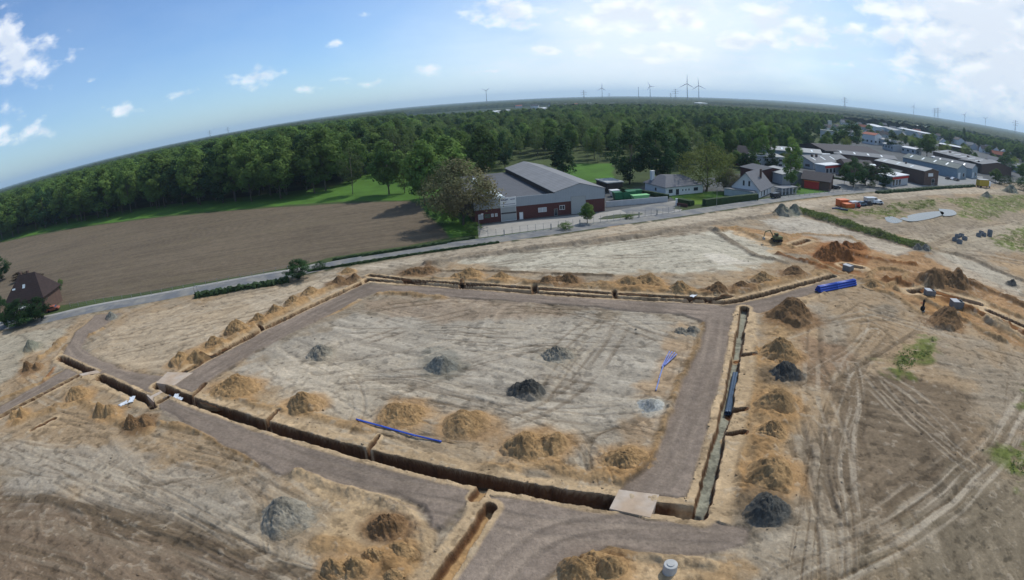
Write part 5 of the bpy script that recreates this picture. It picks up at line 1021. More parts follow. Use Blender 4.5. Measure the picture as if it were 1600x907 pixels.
for (pa, pb, D, h, rh, wl, rf, lab) in (
    ((1347, 209), (1367, 212), 14, 9, 11, 'white', 'tilerust', 'distant white building with a reddish roof among the halls'), ((1283, 204), (1304, 206), 16, 8, 8, 'cream', 'sheetgreen', 'distant pale green flat roofed block left of the big dark tree group'),
    ((1401, 200), (1446, 209), 22, 8, 9, 'cream', 'sheetwhite', 'distant long white roofed hall running towards the right wood'), ((1428, 196), (1449, 199), 20, 8, 9, 'white', 'sheetwhite', 'small white roof above the long distant white hall'),
    ((1409, 230), (1431, 234), 12, 5, 6, 'cream', 'sheetwhite', 'white roofed shed left of the green tree near the big hall'), ((1379, 224), (1396, 228), 12, 5, 6, 'cream', 'sheetwhite', 'small white roofed shed above the huge dark hall'),
    ((1354, 194), (1371, 199), 20, 8, 9, 'white', 'sheetwhite', 'far white hall at the left of the distant white cluster'), ((1375, 198), (1396, 204), 20, 8, 9, 'cream', 'sheetlight', 'far pale hall in the middle of the distant white cluster'),
    ((1366, 216), (1391, 220), 14, 6, 7, 'cream', 'sheetlight', 'pale roofed hall just right of the reddish roofed building'), ((1262, 186), (1291, 189), 22, 9, 9, 'cream', 'sheetlight', 'far flat hall seen as a pale line above the grove on the right'),
    ((1463, 212), (1476, 214), 12, 7, 10, 'cream', 'tiledark', 'far house with a dark roof in the trees right of the white halls'), ((1486, 216), (1496, 219), 12, 7, 10, 'white', 'tiledark', 'far white house left of the thin cypress-like tree'),
    ((1540, 248), (1556, 252), 12, 5, 8, 'brown', 'tilegrey', 'grey roofed house between the largest hall and the right wood'), ((1580, 258), (1600, 264), 16, 5, 7, 'cream', 'sheetgrey', 'grey shed at the right edge above the thicket'),
    ((1210, 202), (1222, 203), 14, 8, 11, 'cream', 'tilegrey', 'grey roofed house peeping out of the grove left of the poplar tip'), ((1231, 204), (1240, 205), 12, 8, 11, 'white', 'tilegrey', 'second grey roofed house peeping out of the grove near the poplar tip'),
    ((642, 205), (662, 204), 14, 6, 8, 'cream', 'sheetlight', 'pale long roof in the wood above the meadow trees'), ((700, 203), (722, 200), 14, 7, 10, 'white', 'tilerust', 'white house with a red roof in the wood left of the round topped tree'),
    ((672, 197), (684, 196), 12, 7, 10, 'white', 'tiledark', 'small white house in the wood above the pale long roof'), ((650, 216), (664, 215), 12, 6, 7, 'cream', 'sheetlight', 'half hidden pale roof behind the lone meadow tree'),
    ((742, 177), (775, 175), 30, 9, 10, 'white', 'sheetwhite', 'far white hall at the left end of the town on the horizon'), ((778, 174), (800, 172), 30, 9, 10, 'white', 'sheetwhite', 'second far white hall of the town on the horizon'), ((818, 173), (836, 171.5), 30, 10, 11, 'white', 'sheetwhite', 'far white hall in the middle of the town on the horizon'),
    ((846, 170), (857, 169.4), 30, 10, 12, 'white', 'sheetwhite', 'small white hall right of the middle of the far town'), ((900, 172), (911, 171.5), 22, 9, 11, 'white', 'sheetwhite', 'white building at the right end of the far town'), ((996, 170), (1030, 169.4), 60, 9, 11, 'bluewall', 'sheetwhite', 'far greenhouse-like hall with a wide white roof below the wind turbines'),
    ((1066, 161.3), (1085, 161.3), 60, 9, 11, 'white', 'sheetwhite', 'thin white line of a far hall under the tallest wind turbine'), ((1092, 161.4), (1106, 161.6), 60, 9, 11, 'white', 'sheetwhite', 'thin white line of a far hall right of the tallest wind turbine'), ((918, 181), (931, 180.6), 20, 9, 11, 'cream', 'sheetwhite', 'pale roof in the grove under the far town'), ((940, 181.5), (955, 181), 20, 9, 11, 'cream', 'sheetwhite', 'second pale roof in the grove under the far town')):
    H('distant_building', lab, 'building', pa, pb, D, h, rh, 'x' if rh > h else 'flat', wl, rf, wins=row(4, 18, 2, 2.2, 2))
# houses of the far town
rt = random.Random(3); k = 0
while k < 34:
    px = rt.uniform(735, 960); py = rt.uniform(162.5, 170.5) + (px > 900) * 1.0; x, y = at(px, py); a = rt.uniform(-.5, .5); w = rt.uniform(12, 26)
    house('town_house', 'small far house of the town on the horizon, too far off to tell apart', 'house', (x, y), (x + w * math.cos(a), y + w * math.sin(a)), 11, 7, 11, 'x', rt.choice(['white', 'cream', 'white']), rt.choice(['tilerust', 'tiledark', 'tilegrey', 'sheetlight']), group='small houses of the far town'); k += 1

# --- the dark red house at the left edge
A, B = at(17, 500), at(74, 489); e, W, D = house('old_house', 'dark house with a steep red hipped roof at the left edge of the photo', 'house', A, B, 9.5, 4.2, 10.2, 'hip', 'brown', 'tilered', .6, wins=[('front', 1.4, 1, 1.3, 1.5), ('front', 5, 1, 1.3, 1.5), ('front', W_ if False else 8, 0, 1.2, 2.2)], chim=((4.4, 5.2, 8, 11, .35), (7.2, 5.2, 8, 11, .35)), sky=((2.2, 3.4, 1.1, 2.2, 6.0, 7.6), (6.2, 7.2, 1.6, 2.5, 6.7, 8.1)))
MB().box(4.0, 10.5, -2.4, -.02, 2.9, 3.1).build('porch_roof', M['sheetlight'], e)
A, B = at(-42, 505), at(1, 488); house('old_house', 'part of a grey roofed house cut off by the left edge of the photo', 'house', A, B, 9, 4.2, 8.5, 'x', 'brown', 'tiledark', .5, wins=[('front', 1, 1, 1.3, 1.4)], sky=((7.5, 8.5, 1.2, 2.2, 5.5, 6.4),))

# trees between and behind the halls
rq = random.Random(21); n_t = 0; foot = []
for o in C.objects:
    if o.type == 'EMPTY' and not o.parent and o.get('category') in ('hall', 'house', 'building', 'office', 'shop', 'barn', 'shed', 'annex', 'tent'):
        w = next((q for q in o.children if q.name.startswith(('wall', 'brick_wall'))), None)
        if w:
            xs = [v.co for v in w.data.vertices]; W_ = max(v.x for v in xs); D_ = max(v.y for v in xs); ca, sa = math.cos(o.rotation_euler.z), math.sin(o.rotation_euler.z); foot.append((o.location.x, o.location.y, ca, sa, W_, D_))
while n_t < 78:
    px = rq.uniform(1130, 1600); y0 = np.interp(px, [1130, 1240, 1290, 1340, 1430, 1500, 1600], [250, 236, 205, 196, 202, 222, 262]); py = rq.uniform(y0, y0 + np.interp(px, [1130, 1300, 1450, 1600], [20, 40, 34, 22])); x, y = at(px, py)
    if any(-4 < (x - f[0]) * f[2] + (y - f[1]) * f[3] < f[4] + 4 and -4 < -(x - f[0]) * f[3] + (y - f[1]) * f[2] < f[5] + 4 for f in foot): continue
    r = math.hypot(x, y); h = rq.uniform(8, 13) * (1 if r > 380 else .75); plant(rq.choice(['beech0', 'beech2', 'dark0', 'dark1', 'willow', 'beech1']), x, y, h, h * rq.uniform(.75, 1.0), 'green tree standing between the halls and houses of the industrial area', 'tree', 'trees between the halls'); n_t += 1

# small houses scattered in the greenery beyond the halls
rh_ = random.Random(8); n_h = 0
while n_h < 48:
    px = rh_.uniform(1290, 1590); py = np.interp(px, [1290, 1340, 1430, 1500, 1590], [192, 190, 199, 210, 240]) + rh_.uniform(0, 22); x, y = at(px, py); w = rh_.uniform(11, 20); a = rh_.uniform(-.6, .9)
    if any(-8 < (x - f[0]) * f[2] + (y - f[1]) * f[3] < f[4] + 6 and -10 < -(x - f[0]) * f[3] + (y - f[1]) * f[2] < f[5] + 6 for f in foot): continue
    house('small_house', 'small far house with a pitched roof in the green belt beyond the halls', 'house', (x, y), (x + w * math.cos(a), y + w * math.sin(a)), 9, 4.5, 8, 'x', rh_.choice(['white', 'cream', 'brown', 'white']), rh_.choice(['tilerust', 'tiledark', 'tiledark', 'tilegrey', 'sheetgrey']), group='small houses beyond the halls', wins=[('front', 2, 1, 1.5, 1.4), ('front', w - 4, 1, 1.5, 1.4)]); foot.append((x, y, math.cos(a), math.sin(a), w, 9)); n_h += 1
# ------------------------------------------------------------------ heaps of sand, soil and gravel
m_heap = mat('heap_soil', attr='Col', noise=.26, scale=4.5, bump=.15, bscale=5.0, rough=.95, spec=.1, speck=.13)
def heap(name, label, cat, px, bot, top, wpx, kind, peaks=1, lump=.5, seed=0, group=None):
    rs = random.Random(seed); c, Wm, Dm, Hm = heap_geo(px, bot, top, wpx)
    na, nr = 110, 52; a = np.linspace(0, 2 * math.pi, na, endpoint=False); q = np.linspace(0, 1.3, nr)
    rad = 1 + .42 * (fbm(np.cos(a) * 1.3 + seed, np.sin(a) * 1.3 + seed * .7, seed, 4) - .5)
    Q, A_ = np.meshgrid(q, a, indexing='ij'); RD = np.broadcast_to(rad, Q.shape)
    X = Q * RD * np.cos(A_) * Wm / 2; Y = Q * RD * np.sin(A_) * Dm / 2; sx, sy = X + c[0], Y + c[1]
    wx = (fbm(sx * .7, sy * .7, seed + 1, 3) - .5) * Wm * .17; wy = (fbm(sx * .7, sy * .7, seed + 2, 3) - .5) * Wm * .17
    pk = [(rs.uniform(-.06, .06) * Wm, rs.uniform(-.05, .05) * Dm, 1., 1.)]
    if peaks > 1: pk = [((i / (peaks - 1) - .5) * Wm * .46 + rs.uniform(-.05, .05) * Wm, rs.uniform(-.12, .12) * Dm, rs.uniform(.7, 1), .72) for i in range(peaks)]
    for _ in range(3): t_ = rs.uniform(0, 6.28); pk.append((math.cos(t_) * Wm * .26, math.sin(t_) * Dm * .26, rs.uniform(.35, .62), rs.uniform(.5, .7)))
    hgt = np.zeros(Q.shape)
    for (ox, oy, s, w) in pk:
        dd = np.hypot((X + wx - ox) / (Wm / 2 * w), (Y + wy - oy) / (Dm / 2 * w)) / 1.1; cone = s * (1 - dd); cone = np.where(cone > s * .8, s * (.8 + (cone / s - .8) * .4), cone)
        hgt = hgt + np.exp(np.clip(cone, -.3, 1) * 8)
    hgt = (np.log(hgt) - math.log(len(pk))) / 8; hgt = np.clip(hgt, 0, None); hgt *= Hm / max(hgt.max(), .01)
    # a slumped foot that runs out over the ground
    foot = np.clip(1.18 - Q, 0, 1) * .35 * min(Hm, 1.2); hgt = np.maximum(hgt, foot * .9) * np.clip((1.25 - Q) * 5, 0, 1)
    n1 = fbm(sx * .9, sy * .9, seed, 4, .6) - .5; n2 = fbm(sx * 2.6, sy * 2.6, seed + 9, 4, .68) - .5; n4 = fbm(sx * 6, sy * 6, seed + 19, 2, .6) - .5
    ex = np.clip(hgt / Hm * 3, 0, 1); hm = min(1.2, Hm)
    Z = hgt + ex * (n1 * .5 * lump * hm + n2 * .75 * lump * hm + n4 * .16 * lump) - np.clip(n1 - .08, 0, 1) * 1.0 * lump * hm * ex
    Z = np.where(Q > 1.24, -.35, Z - .03); Z = np.maximum(Z, -.35)
    base = np.array(HC[kind]); gcol = ground_eval(sx.ravel(), sy.ravel())[1].reshape(*Q.shape, 3); col = base * (1 + .7 * n1[..., None] + .7 * n2[..., None] + .3 * n4[..., None])
    pt = sst(.02, .14, n1 + .5 * n2 + .36 * (Z / Hm - .42)); dk = base * (.55 if kind in 'gkp' else .6); col = col + (dk - col) * (pt * .85)[..., None]
    lt = sst(.06, .22, n2 - n1 * .5); ll = np.minimum(base * 1.4, .5); col = col + (ll - col) * (lt * .4)[..., None]
    eb = sst(.62, 1.12, Q + n1 * .8); col = col + (gcol - col) * eb[..., None]
    V = np.stack([X, Y, Z], -1).reshape(-1, 3); i = np.arange(nr - 1)[:, None]; j = np.arange(na)[None]; j2 = (j + 1) % na
    F = np.stack([i * na + j, (i + 1) * na + j, (i + 1) * na + j2, i * na + j2], -1).reshape(-1, 4)[na:]
    tri = np.stack([np.zeros(na, int), na + np.arange(na), na + (np.arange(na) + 1) % na], 1)
    me = np_mesh(name, V, F, tri, m_heap, True); vcol(me, np.clip(col.reshape(-1, 3), .02, .7)); o = obj(name, me); t8 = np.linspace(0, 6.28, 9)[:8]; o.location = (c[0], c[1], float(np.median(ground_eval(c[0] + np.cos(t8) * Wm * .62, c[1] + np.sin(t8) * Dm * .62)[0])) - .08)
    return tag(o, label, cat, group)
for i, (nm, lab, px, b, t, w, kd, pk, lu) in enumerate(HEAPS):
    heap(nm, lab, 'sand pile' if nm == S else 'gravel pile', px, b, t, w, kd, pk, lu, seed=i * 13 + 2, group='sand piles beside the trenches' if nm == S else 'grey rubble and gravel piles')

# ------------------------------------------------------------------ pipes, rings, plates and machines on the site
m_blue = mat('blue_pipe', (.035, .09, .42), noise=.08, rough=.35); m_blued = mat('slate_blue_pipe', (.045, .075, .12), noise=.08, rough=.35); m_blk = mat('black_pipe', (.02, .022, .026), noise=.1, rough=.4)
def g3(px, py, dz=0.0): x, y = at(px, py); return Vector((x, y, gz(x, y) + dz))
def pipe(label, a, b, r, m, group, name='pipe', bore=True):
    a, b = Vector(a), Vector(b); d = (b - a).normalized(); u = d.cross(Vector((0, 0, 1))).normalized(); w = u.cross(d); n = 12; bm = MB()
    rings = [(a, r), (a + d * .12, r), (b - d * .35, r), (b - d * .33, r * 1.16), (b, r * 1.16), (b, r * .9), (b - d * .5, r * .86)] ; rings = [(a + d * .5, r * .84), (a, r * .86)] + rings
    for p, q in rings:
        for k in range(n): t = 2 * math.pi * k / n; bm.v.append(tuple(p + u * math.cos(t) * q + w * math.sin(t) * q))
    for i in range(len(rings) - 1):
        for k in range(n): k2 = (k + 1) % n; bm.f.append((i * n + k, i * n + k2, (i + 1) * n + k2, (i + 1) * n + k))
    return tag(bm.build(name, m, smooth=True), label, 'pipe', group)
# stack of blue pipes at the end of the haul road
a, b = g3(1281, 459), g3(1338, 446); d = (b - a).normalized(); u = Vector((-d.y, d.x, 0)); L_ = (b - a).length; k = 0
for lay, cnt in ((0, 4), (1, 3), (2, 2)):
    for c in range(cnt):
        for s in range(2):
            p = a + u * (c * .42 + lay * .21) + Vector((0, 0, .22 + lay * .37)) + d * (s * L_ * .5 + .04 * ((c + lay) % 3))
            pipe('blue plastic pipe lying in the tight stack at the end of the haul road', p, p + d * (L_ * .5 - .1), .2, m_blue, 'blue pipes in the stack')
P = [g3(557, 657, .16), g3(600, 668.5, .16), g3(646, 680, .16), g3(690, 690, .16)]
for i in range(3): pipe(('blue pipe lying at the left end of the long line below the sand piles', 'blue pipe in the middle of the long line below the sand piles', 'blue pipe lying at the right end of the long line, touching the round sand pile')[i], P[i], P[i + 1] - (P[i + 1] - P[i]).normalized() * .05, .10, m_blue, 'blue pipes laid in a line')
for i in range(2): q = Vector((.28, -.2, 0)); pipe('second blue pipe lying close beside the long line' + (' at its left end' if i == 0 else ' in its middle'), P[i] + q * 1.0, P[i + 1] + q, .08, m_blue, 'blue pipes laid in a line')
for i, (x0, y0, x1, y1) in enumerate(((1036, 572, 1046, 551), (1037, 573, 1050, 552), (1038, 574, 1054, 554), (1039, 573, 1057, 557), (1034, 576, 1042, 560))):
    pipe('thin light blue pipe in the fanned bunch in the right part of the block', g3(x0, y0, .12 + i * .03), g3(x1, y1, .14 + i * .03), .075, mat('light_blue_pipe' + str(i), (.16, .21, .50), noise=.1, rough=.4), 'fanned bunch of light blue pipes')
for i, (x0, y0, x1, y1) in enumerate(((1030, 592, 1036, 574), (1025, 610, 1030, 593))): pipe(('pale blue pipe pointing away below the fanned bunch', 'last pale blue pipe of the row below the fanned bunch')[i], g3(x0, y0, .1), g3(x1, y1, .1), .09, mat('pale_blue_pipe' + str(i), (.22, .27, .5), noise=.1), 'pale blue pipes below the fan')
for i, o_ in enumerate((-.22, .22)):
    a, b = Vector((*at(1150 + o_ * 9, 578), -.55)), Vector((*at(1138 + o_ * 9, 640), -.55)); pipe(('dark slate blue pipe on the left in the gravel trench', 'dark slate blue pipe on the right in the gravel trench')[i], a, b, .24, m_blued, 'slate blue pipes in the trench')
    
# plate crossings over the trench
def plate(name, label, px, z, t, m):
    q = P2(px); return tag(MB().prism([tuple(p) for p in q], z - t, z).build(name, m, bevel=.02), label, 'crossing')
m_pale = mat('pale_compacted_fill', (.43, .36, .29), noise=.16, scale=1.0, bump=.04, bscale=4, col2=(.40, .30, .21))
plate('trench_crossing', 'pale earth causeway across the front trench, at the foot of the right haul road', [(952, 797), (1016, 811), (1030, 775), (967, 767)], .17, 2.0, m_pale)
plate('trench_crossing', 'pale earth causeway across the trench at the left corner of the block', [(244, 600), (272, 604), (302, 584), (262, 583)], .16, 1.9, m_pale)
plate('trench_crossing', 'narrow plank of earth across the left trench, beside the side road', [(124, 586), (128, 589), (158, 584), (152, 580)], .17, 1.7, m_pale)
plate('earth_block', 'square block of ground left standing between the trenches at the left crossing', [(229, 618), (240, 629), (262, 620), (250, 610)], .08, 1.6, m_pale)
# concrete rings
def ring(label, x, y, z, r, h, group=None, m='conc'):
    b = MB().lathe([(r - .12, 0), (r, 0), (r, h * .94), (r - .04, h), (r - .12, h), (r - .12, 0)], n=24); e = b.build('concrete_ring', M[m], None, (x, y, z), smooth=False); return tag(e, label, 'concrete ring', group)
p = g3(1046, 893); c = MB().lathe([(0, .98), (.30, .98), (.32, .9), (.52, .9), (.56, .86), (.58, .5), (.58, -.3)], n=28); tag(c.build('manhole_shaft', M['conc'], None, p), 'round grey concrete manhole shaft standing alone on the sand at the bottom edge', 'manhole')
def ring_group(pts, lab, grp):
    for px, py, n in pts:
        x, y = at(px, py); z = gz(x, y)
        for k_ in range(max(1, n - 1)): ring(lab, x, y, z + k_ * 1.0, .95, .97, grp, 'darkconc')
M['darkconc'] = mat('dark_concrete', (.16, .175, .185), noise=.15, scale=1.5)
ring_group([(1492, 376, 2), (1496, 371, 1), (1502, 370, 2), (1507, 375, 2), (1499, 380, 1)], 'dark concrete ring in the left cluster of rings on the right site road', 'dark rings, left cluster')
ring_group([(1529, 369, 1), (1533, 366, 2), (1537, 369, 1), (1546, 369, 3)], 'dark concrete ring in the right cluster of rings on the right site road', 'dark rings, right cluster')
# open shafts and formwork boxes in the digging
M['shaftc'] = mat('grey_shaft', (.16, .165, .16), noise=.2, scale=1.5)
def shaft(label, px, py, w, d, h, z, m='conc', rz=.3, lid=True):
    x, y = at(px, py); e = empty('shaft_box', (x, y, gz(x, y) + z), rz, label, 'shaft'); t = .15
    MB().box(-w/2, w/2, -d/2, -d/2 + t, 0, h).box(-w/2, w/2, d/2 - t, d/2, 0, h).box(-w/2, -w/2 + t, -d/2 + t, d/2 - t, 0, h).box(w/2 - t, w/2, -d/2 + t, d/2 - t, 0, h).build('wall', M[m], e)
    if lid: MB().box(-w/2 - .05, w/2 * .2, -d/2 - .05, d/2 + .05, h + .005, h + .12).build('cover_slab', M['cream'], e)
shaft('open shaft box with a white slab at the rust red mound', 1325, 422, 2.3, 1.8, 1.1, 0, 'shaftc', rz=.5); shaft('open shaft box with a white lid in the middle of the orange digging', 1452, 462, 2.2, 1.6, .9, .1, 'shaftc', rz=-.3); shaft('grey shaft box with a white lid at the right of the digging', 1494, 480, 2.6, 1.8, 1.3, .0, 'shaftc', rz=-.3)
# a small excavator (far end) built in parts
def excavator(label, px, py, rz, s=1.0, body='greenp', arm=.9):
    x, y = at(px, py); e = empty('excavator', (x, y, gz(x, y)), rz, label, 'excavator'); e.scale = (s, s, s)
    for sx in (-1, 1):
        t = MB(); n = 14; prof = [(math.cos(2 * math.pi * i / n), math.sin(2 * math.pi * i / n)) for i in range(n)]
        pts = [(1.25 * (1 if c_ >= 0 else -1) + .38 * c_, .42 + .38 * s_) for c_, s_ in prof]; b0 = len(t.v)
        for xx in (sx * .75, sx * 1.2): t.v += [(xx, q[0], q[1]) for q in pts]
        t.f += [tuple(range(n)), tuple(reversed(range(n, 2 * n)))] + [(i, (i + 1) % n, n + (i + 1) % n, n + i) for i in range(n)]; t.build('track', M['black'], e)
    MB().box(-1.1, 1.1, -1.6, 1.1, .8, 1.6).build('body', M[body], e, bevel=.08); cb = MB().box(-1.05, -.1, -.1, 1.05, 1.6, 2.7).build('cab', M[body], e, bevel=.06); MB().box(-1.07, -.08, .05, .95, 1.85, 2.5).build('cab_window', M['glass'], cb)
    MB().tube([(.3, 1.0, 1.3), (.3, 2.4, 3.4), (.3, 3.9, 2.9)], .17, 6).build('boom', M[body], e); st_ = MB().tube([(.3, 3.9, 2.9), (.3, 4.3, 1.2)], .13, 6).build('arm', M[body], e)
    MB().prism([(-.1, 3.9), (.7, 3.9), (.7, 4.6), (-.1, 4.6)], .5, 1.2).build('bucket', M['steel'], e); return e
M['olive'] = mat('olive_paint', (.12, .13, .06), noise=.15)
excavator('small olive excavator at the upper end of the digging, left of the rust red mound', 1213, 381, 1.5, .8, 'olive')
# plate compactor seen as a dark upright machine
p = g3(1441, 486); e = empty('trench_rammer', p, .4, 'dark upright tamping machine standing on the orange sand beside the shafts', 'rammer')
MB().box(-.38, .38, -.5, .4, 0, .2).build('foot', M['steel'], e); MB().box(-.42, .42, -.38, .38, .2, .95).build('engine', M['black'], e, bevel=.1); MB().lathe([(.2, .95), (.22, 1.6), (.16, 1.75), (.24, 1.8), (.24, 2.1), (.1, 2.25)], n=12).build('leg_tube', M['black'], e)
MB().tube([(-.22, 0, 1.6), (-.3, .55, 1.5), (.3, .55, 1.5), (.22, 0, 1.6)], .035, 6).build('handle', M['red'], e)
# white foil scraps by the left crossing
def foil(label, px, py, w, d, seed, z=None):
    x, y = at(px, py); n = 12; u = np.linspace(-.5, .5, n); U, Vv = np.meshgrid(u, u); Zz = fbm(U * 7 + seed, Vv * 7, seed, 3) * .3; X_ = U * w + .3 * (fbm(U * 3, Vv * 5, seed + 1, 2) - .5) * w; Y_ = Vv * d + .3 * (fbm(U * 5, Vv * 3, seed + 2, 2) - .5) * d
    i = np.arange(n - 1)[:, None]; j = np.arange(n - 1)[None]; F = np.stack([i * n + j, i * n + j + 1, (i + 1) * n + j + 1, (i + 1) * n + j], -1).reshape(-1, 4)
    o = obj('foil_sheet', np_mesh('foil_sheet', np.stack([X_.ravel(), Y_.ravel(), Zz.ravel()], 1), F, None, M['foil'])); sf = o.modifiers.new('thick', 'SOLIDIFY'); sf.thickness = .02; o.location = (x, y, (gz(x, y) if z is None else z)); o.rotation_euler[2] = seed; return tag(o, label, 'foil sheet', 'crumpled white foil sheets')
M['foil'] = mat('white_foil', (.58, .62, .66), noise=.1, scale=3, rough=.4)
foil('crumpled white foil at the left end of the scraps beside the trench', 196, 630, 2.2, 1.0, 1); foil('crumpled white foil in the middle of the scraps beside the trench', 206, 627, 2.0, .9, 2); foil('crumpled white foil at the right end of the scraps beside the trench', 217, 625, 1.8, .8, 3)
foil('white foil lying in the trench under the left crossing', 257, 611, 1.4, .7, 4, -1.2); foil('pair of white foil scraps on the edge of the long front trench', 275, 620, 1.5, .8, 5, -.1); foil('small white foil scrap right of the pair on the trench edge', 281, 623, 1.2, .6, 6, -.1)
foil('white foil scrap above the bend of the top trench', 1084, 463, 1.8, .8, 7)
# orange containers, lorries and pipe stacks parked on the far strip
def box_thing(name, label, cat, px, py, w, d, h, m, rz=0., ribs=True, extra=None):
    x, y = at(px, py); e = empty(name, (x, y, gz(x, y)), rz, label, cat); MB().box(-w/2, w/2, -d/2, d/2, .12, h).build('body', M[m], e, bevel=.03)
    n = int(w / .6)
    for i in range(n + 1): xx = -w/2 + w * i / n; MB().box(xx - .05, xx + .05, -d/2 - .07, -d/2 + .01, .12, h - .05).build('rib', M[m], e)
    MB().box(-w/2 - .06, w/2 + .06, -d/2 - .08, d/2 + .08, h, h + .12).build('rim', M[m], e); MB().box(-w/2 + .2, w/2 - .2, -d/2 + .1, d/2 - .1, 0, .12).build('skid', M['black'], e); return e
box_thing('container', 'tall orange container at the left of the parked site equipment', 'container', 1316, 322, 4.4, 2.6, 2.3, 'orange', .1); box_thing('skip', 'low open orange-red skip right of the tall orange container', 'skip', 1325, 325, 4.4, 2.4, 1.4, 'orange', .2)
def vehicle(name, label, cat, px, py, rz, L, W, Hh, paint, kind='car', z=None):
    x, y = at(px, py); e = empty(name, (x, y, gz(x, y) if z is None else z), rz, label, cat)
    if kind == 'car': prof = [(-L/2, .35), (-L/2, .8), (-L*.40, .92), (-L*.30, Hh), (L*.12, Hh), (L*.27, .95), (L*.46, .82), (L/2, .6), (L/2, .35)]
    else: prof = [(-L/2, .45), (-L/2, Hh), (L*.30, Hh), (L*.42, Hh * .62), (L/2, Hh * .5), (L/2, .45)]
    n = len(prof); b = MB(); b.v = [(p_[0], -W/2, p_[1]) for p_ in prof] + [(p_[0], W/2, p_[1]) for p_ in prof]; b.f = [tuple(range(n)), tuple(reversed(range(n, 2*n)))] + [((i + 1) % n, i, n + i, n + (i + 1) % n) for i in range(n)]
    b.build('body', M[paint], e, bevel=.06)
    g = MB()
    if kind == 'car': g.box(-L*.31, L*.14, -W/2 - .01, W/2 + .01, .98, Hh - .1); g.quad((L*.135, -W*.42, Hh - .06), (L*.28, -W*.42, .98), (L*.28, W*.42, .98), (L*.135, W*.42, Hh - .06))
    else: g.box(L*.1, L*.33, -W/2 - .01, W/2 + .01, Hh * .6, Hh * .9); g.quad((L*.305, -W*.42, Hh), (L*.425, -W*.42, Hh*.64), (L*.425, W*.42, Hh*.64), (L*.305, W*.42, Hh))
    g.build('windows', M['glass'], e)
    for xx in (-L*.31, L*.31):
        for s in (-1, 1): MB().tube([(xx, s * (W/2 - .2), .33), (xx, s * (W/2 + .02), .33)], .33, 14).build('wheel', M['black'], e)
    return e
M['silver'] = mat('silver_paint', (.5, .52, .54), noise=.03, rough=.3, metal=.5); M['darkpaint'] = mat('dark_car_paint', (.02, .025, .035), noise=.03, rough=.25); M['whitepaint'] = mat('white_car_paint', (.75, .76, .76), noise=.02, rough=.3); M['bluepaint'] = mat('blue_grey_paint', (.09, .14, .20), noise=.05, rough=.35)
vehicle('van', 'pale van parked between the orange skip and the dark machines', 'van', 1335, 324, .25, 5, 2, 2.0, 'silver', 'van'); vehicle('van', 'white roofed van behind the dark machines on the far strip', 'van', 1361, 318, .1, 6.5, 2.3, 2.3, 'silver', 'van'); vehicle('van', 'white trailer-like van at the right end of the parked equipment', 'van', 1371, 319, -.25, 4.5, 2.0, 1.5, 'whitepaint', 'van')
vehicle('car', 'dark car in the middle of the parked site equipment', 'car', 1346, 322, .2, 4.4, 1.9, 1.6, 'bluepaint'); vehicle('car', 'dark green car below the white roofed van', 'car', 1356, 321, .2, 4.4, 1.9, 1.6, 'darkpaint')
excavator('dark wheeled machine beside the orange skip', 1341, 325, 2.2, .55, 'red')
for i, (px, py) in enumerate(((1300, 327), (1304, 326.5), (1308, 328), (1313, 329.5))): 
    a = g3(px, py, .25); d_ = Vector((math.cos(-.5), math.sin(-.5), 0)) * 2.6; pipe('short grey pipe lying in front of the tall orange container', a, a + d_, .28, m_blued, 'grey pipes in front of the containers')
vehicle('car', 'dark car on the forecourt, left of the white one beside the halls', 'car', 1481, 280.5, .3, 4.5, 1.9, 1.5, 'darkpaint', z=.02); vehicle('car', 'white car between the two dark cars on the forecourt beside the halls', 'car', 1489, 281.5, .3, 4.5, 1.9, 1.5, 'whitepaint', z=.02); vehicle('car', 'dark car on the forecourt, right of the white one beside the halls', 'car', 1495, 283, .3, 4.5, 1.9, 1.5, 'darkpaint', z=.02)
vehicle('car', 'dark car on the dark parking area below the barn', 'car', 1306, 295.5, .2, 4.5, 1.9, 1.45, 'darkpaint', z=.025); vehicle('car', 'black car in front of the shop with the red fascia', 'car', 1312, 275, .2, 4.5, 1.9, 1.45, 'darkpaint', z=.025); vehicle('car', 'red car parked at the gate of the dark red house', 'car', 84, 486, .5, 4.0, 1.75, 1.4, 'tilerust', z=.03)
vehicle('van', 'white van parked in front of the white gabled house', 'van', 1212, 309.5, .4, 4.6, 1.9, 1.8, 'darkpaint', 'van', z=.02)
# yellow lorry box on the right
M['yellow'] = mat('yellow_tarpaulin', (.38, .27, .03), noise=.15, scale=1)
x, y = at(1535, 293); e = empty('lorry', (x, y, 0), .12, 'lorry with a dull yellow box body at the right end of the forecourt', 'lorry'); MB().box(-5.6, 5.2, -1.3, 1.3, 1.0, 4.2).build('box_body', M['yellow'], e, bevel=.04); MB().box(-5.7, 5.3, -1.35, 1.35, 4.2, 4.4).build('box_roof', M['cream'], e)
MB().box(5.5, 7.6, -1.2, 1.2, .7, 3.4).build('cab', M['whitepaint'], e, bevel=.15); MB().box(-5.4, 7, -.9, .9, .6, 1.0).build('chassis', M['black'], e)
for xx in (-4.2, -3, 6.4):
    for s in (-1, 1): MB().tube([(xx, s * .95, .5), (xx, s * 1.25, .5)], .5, 14).build('wheel', M['black'], e)
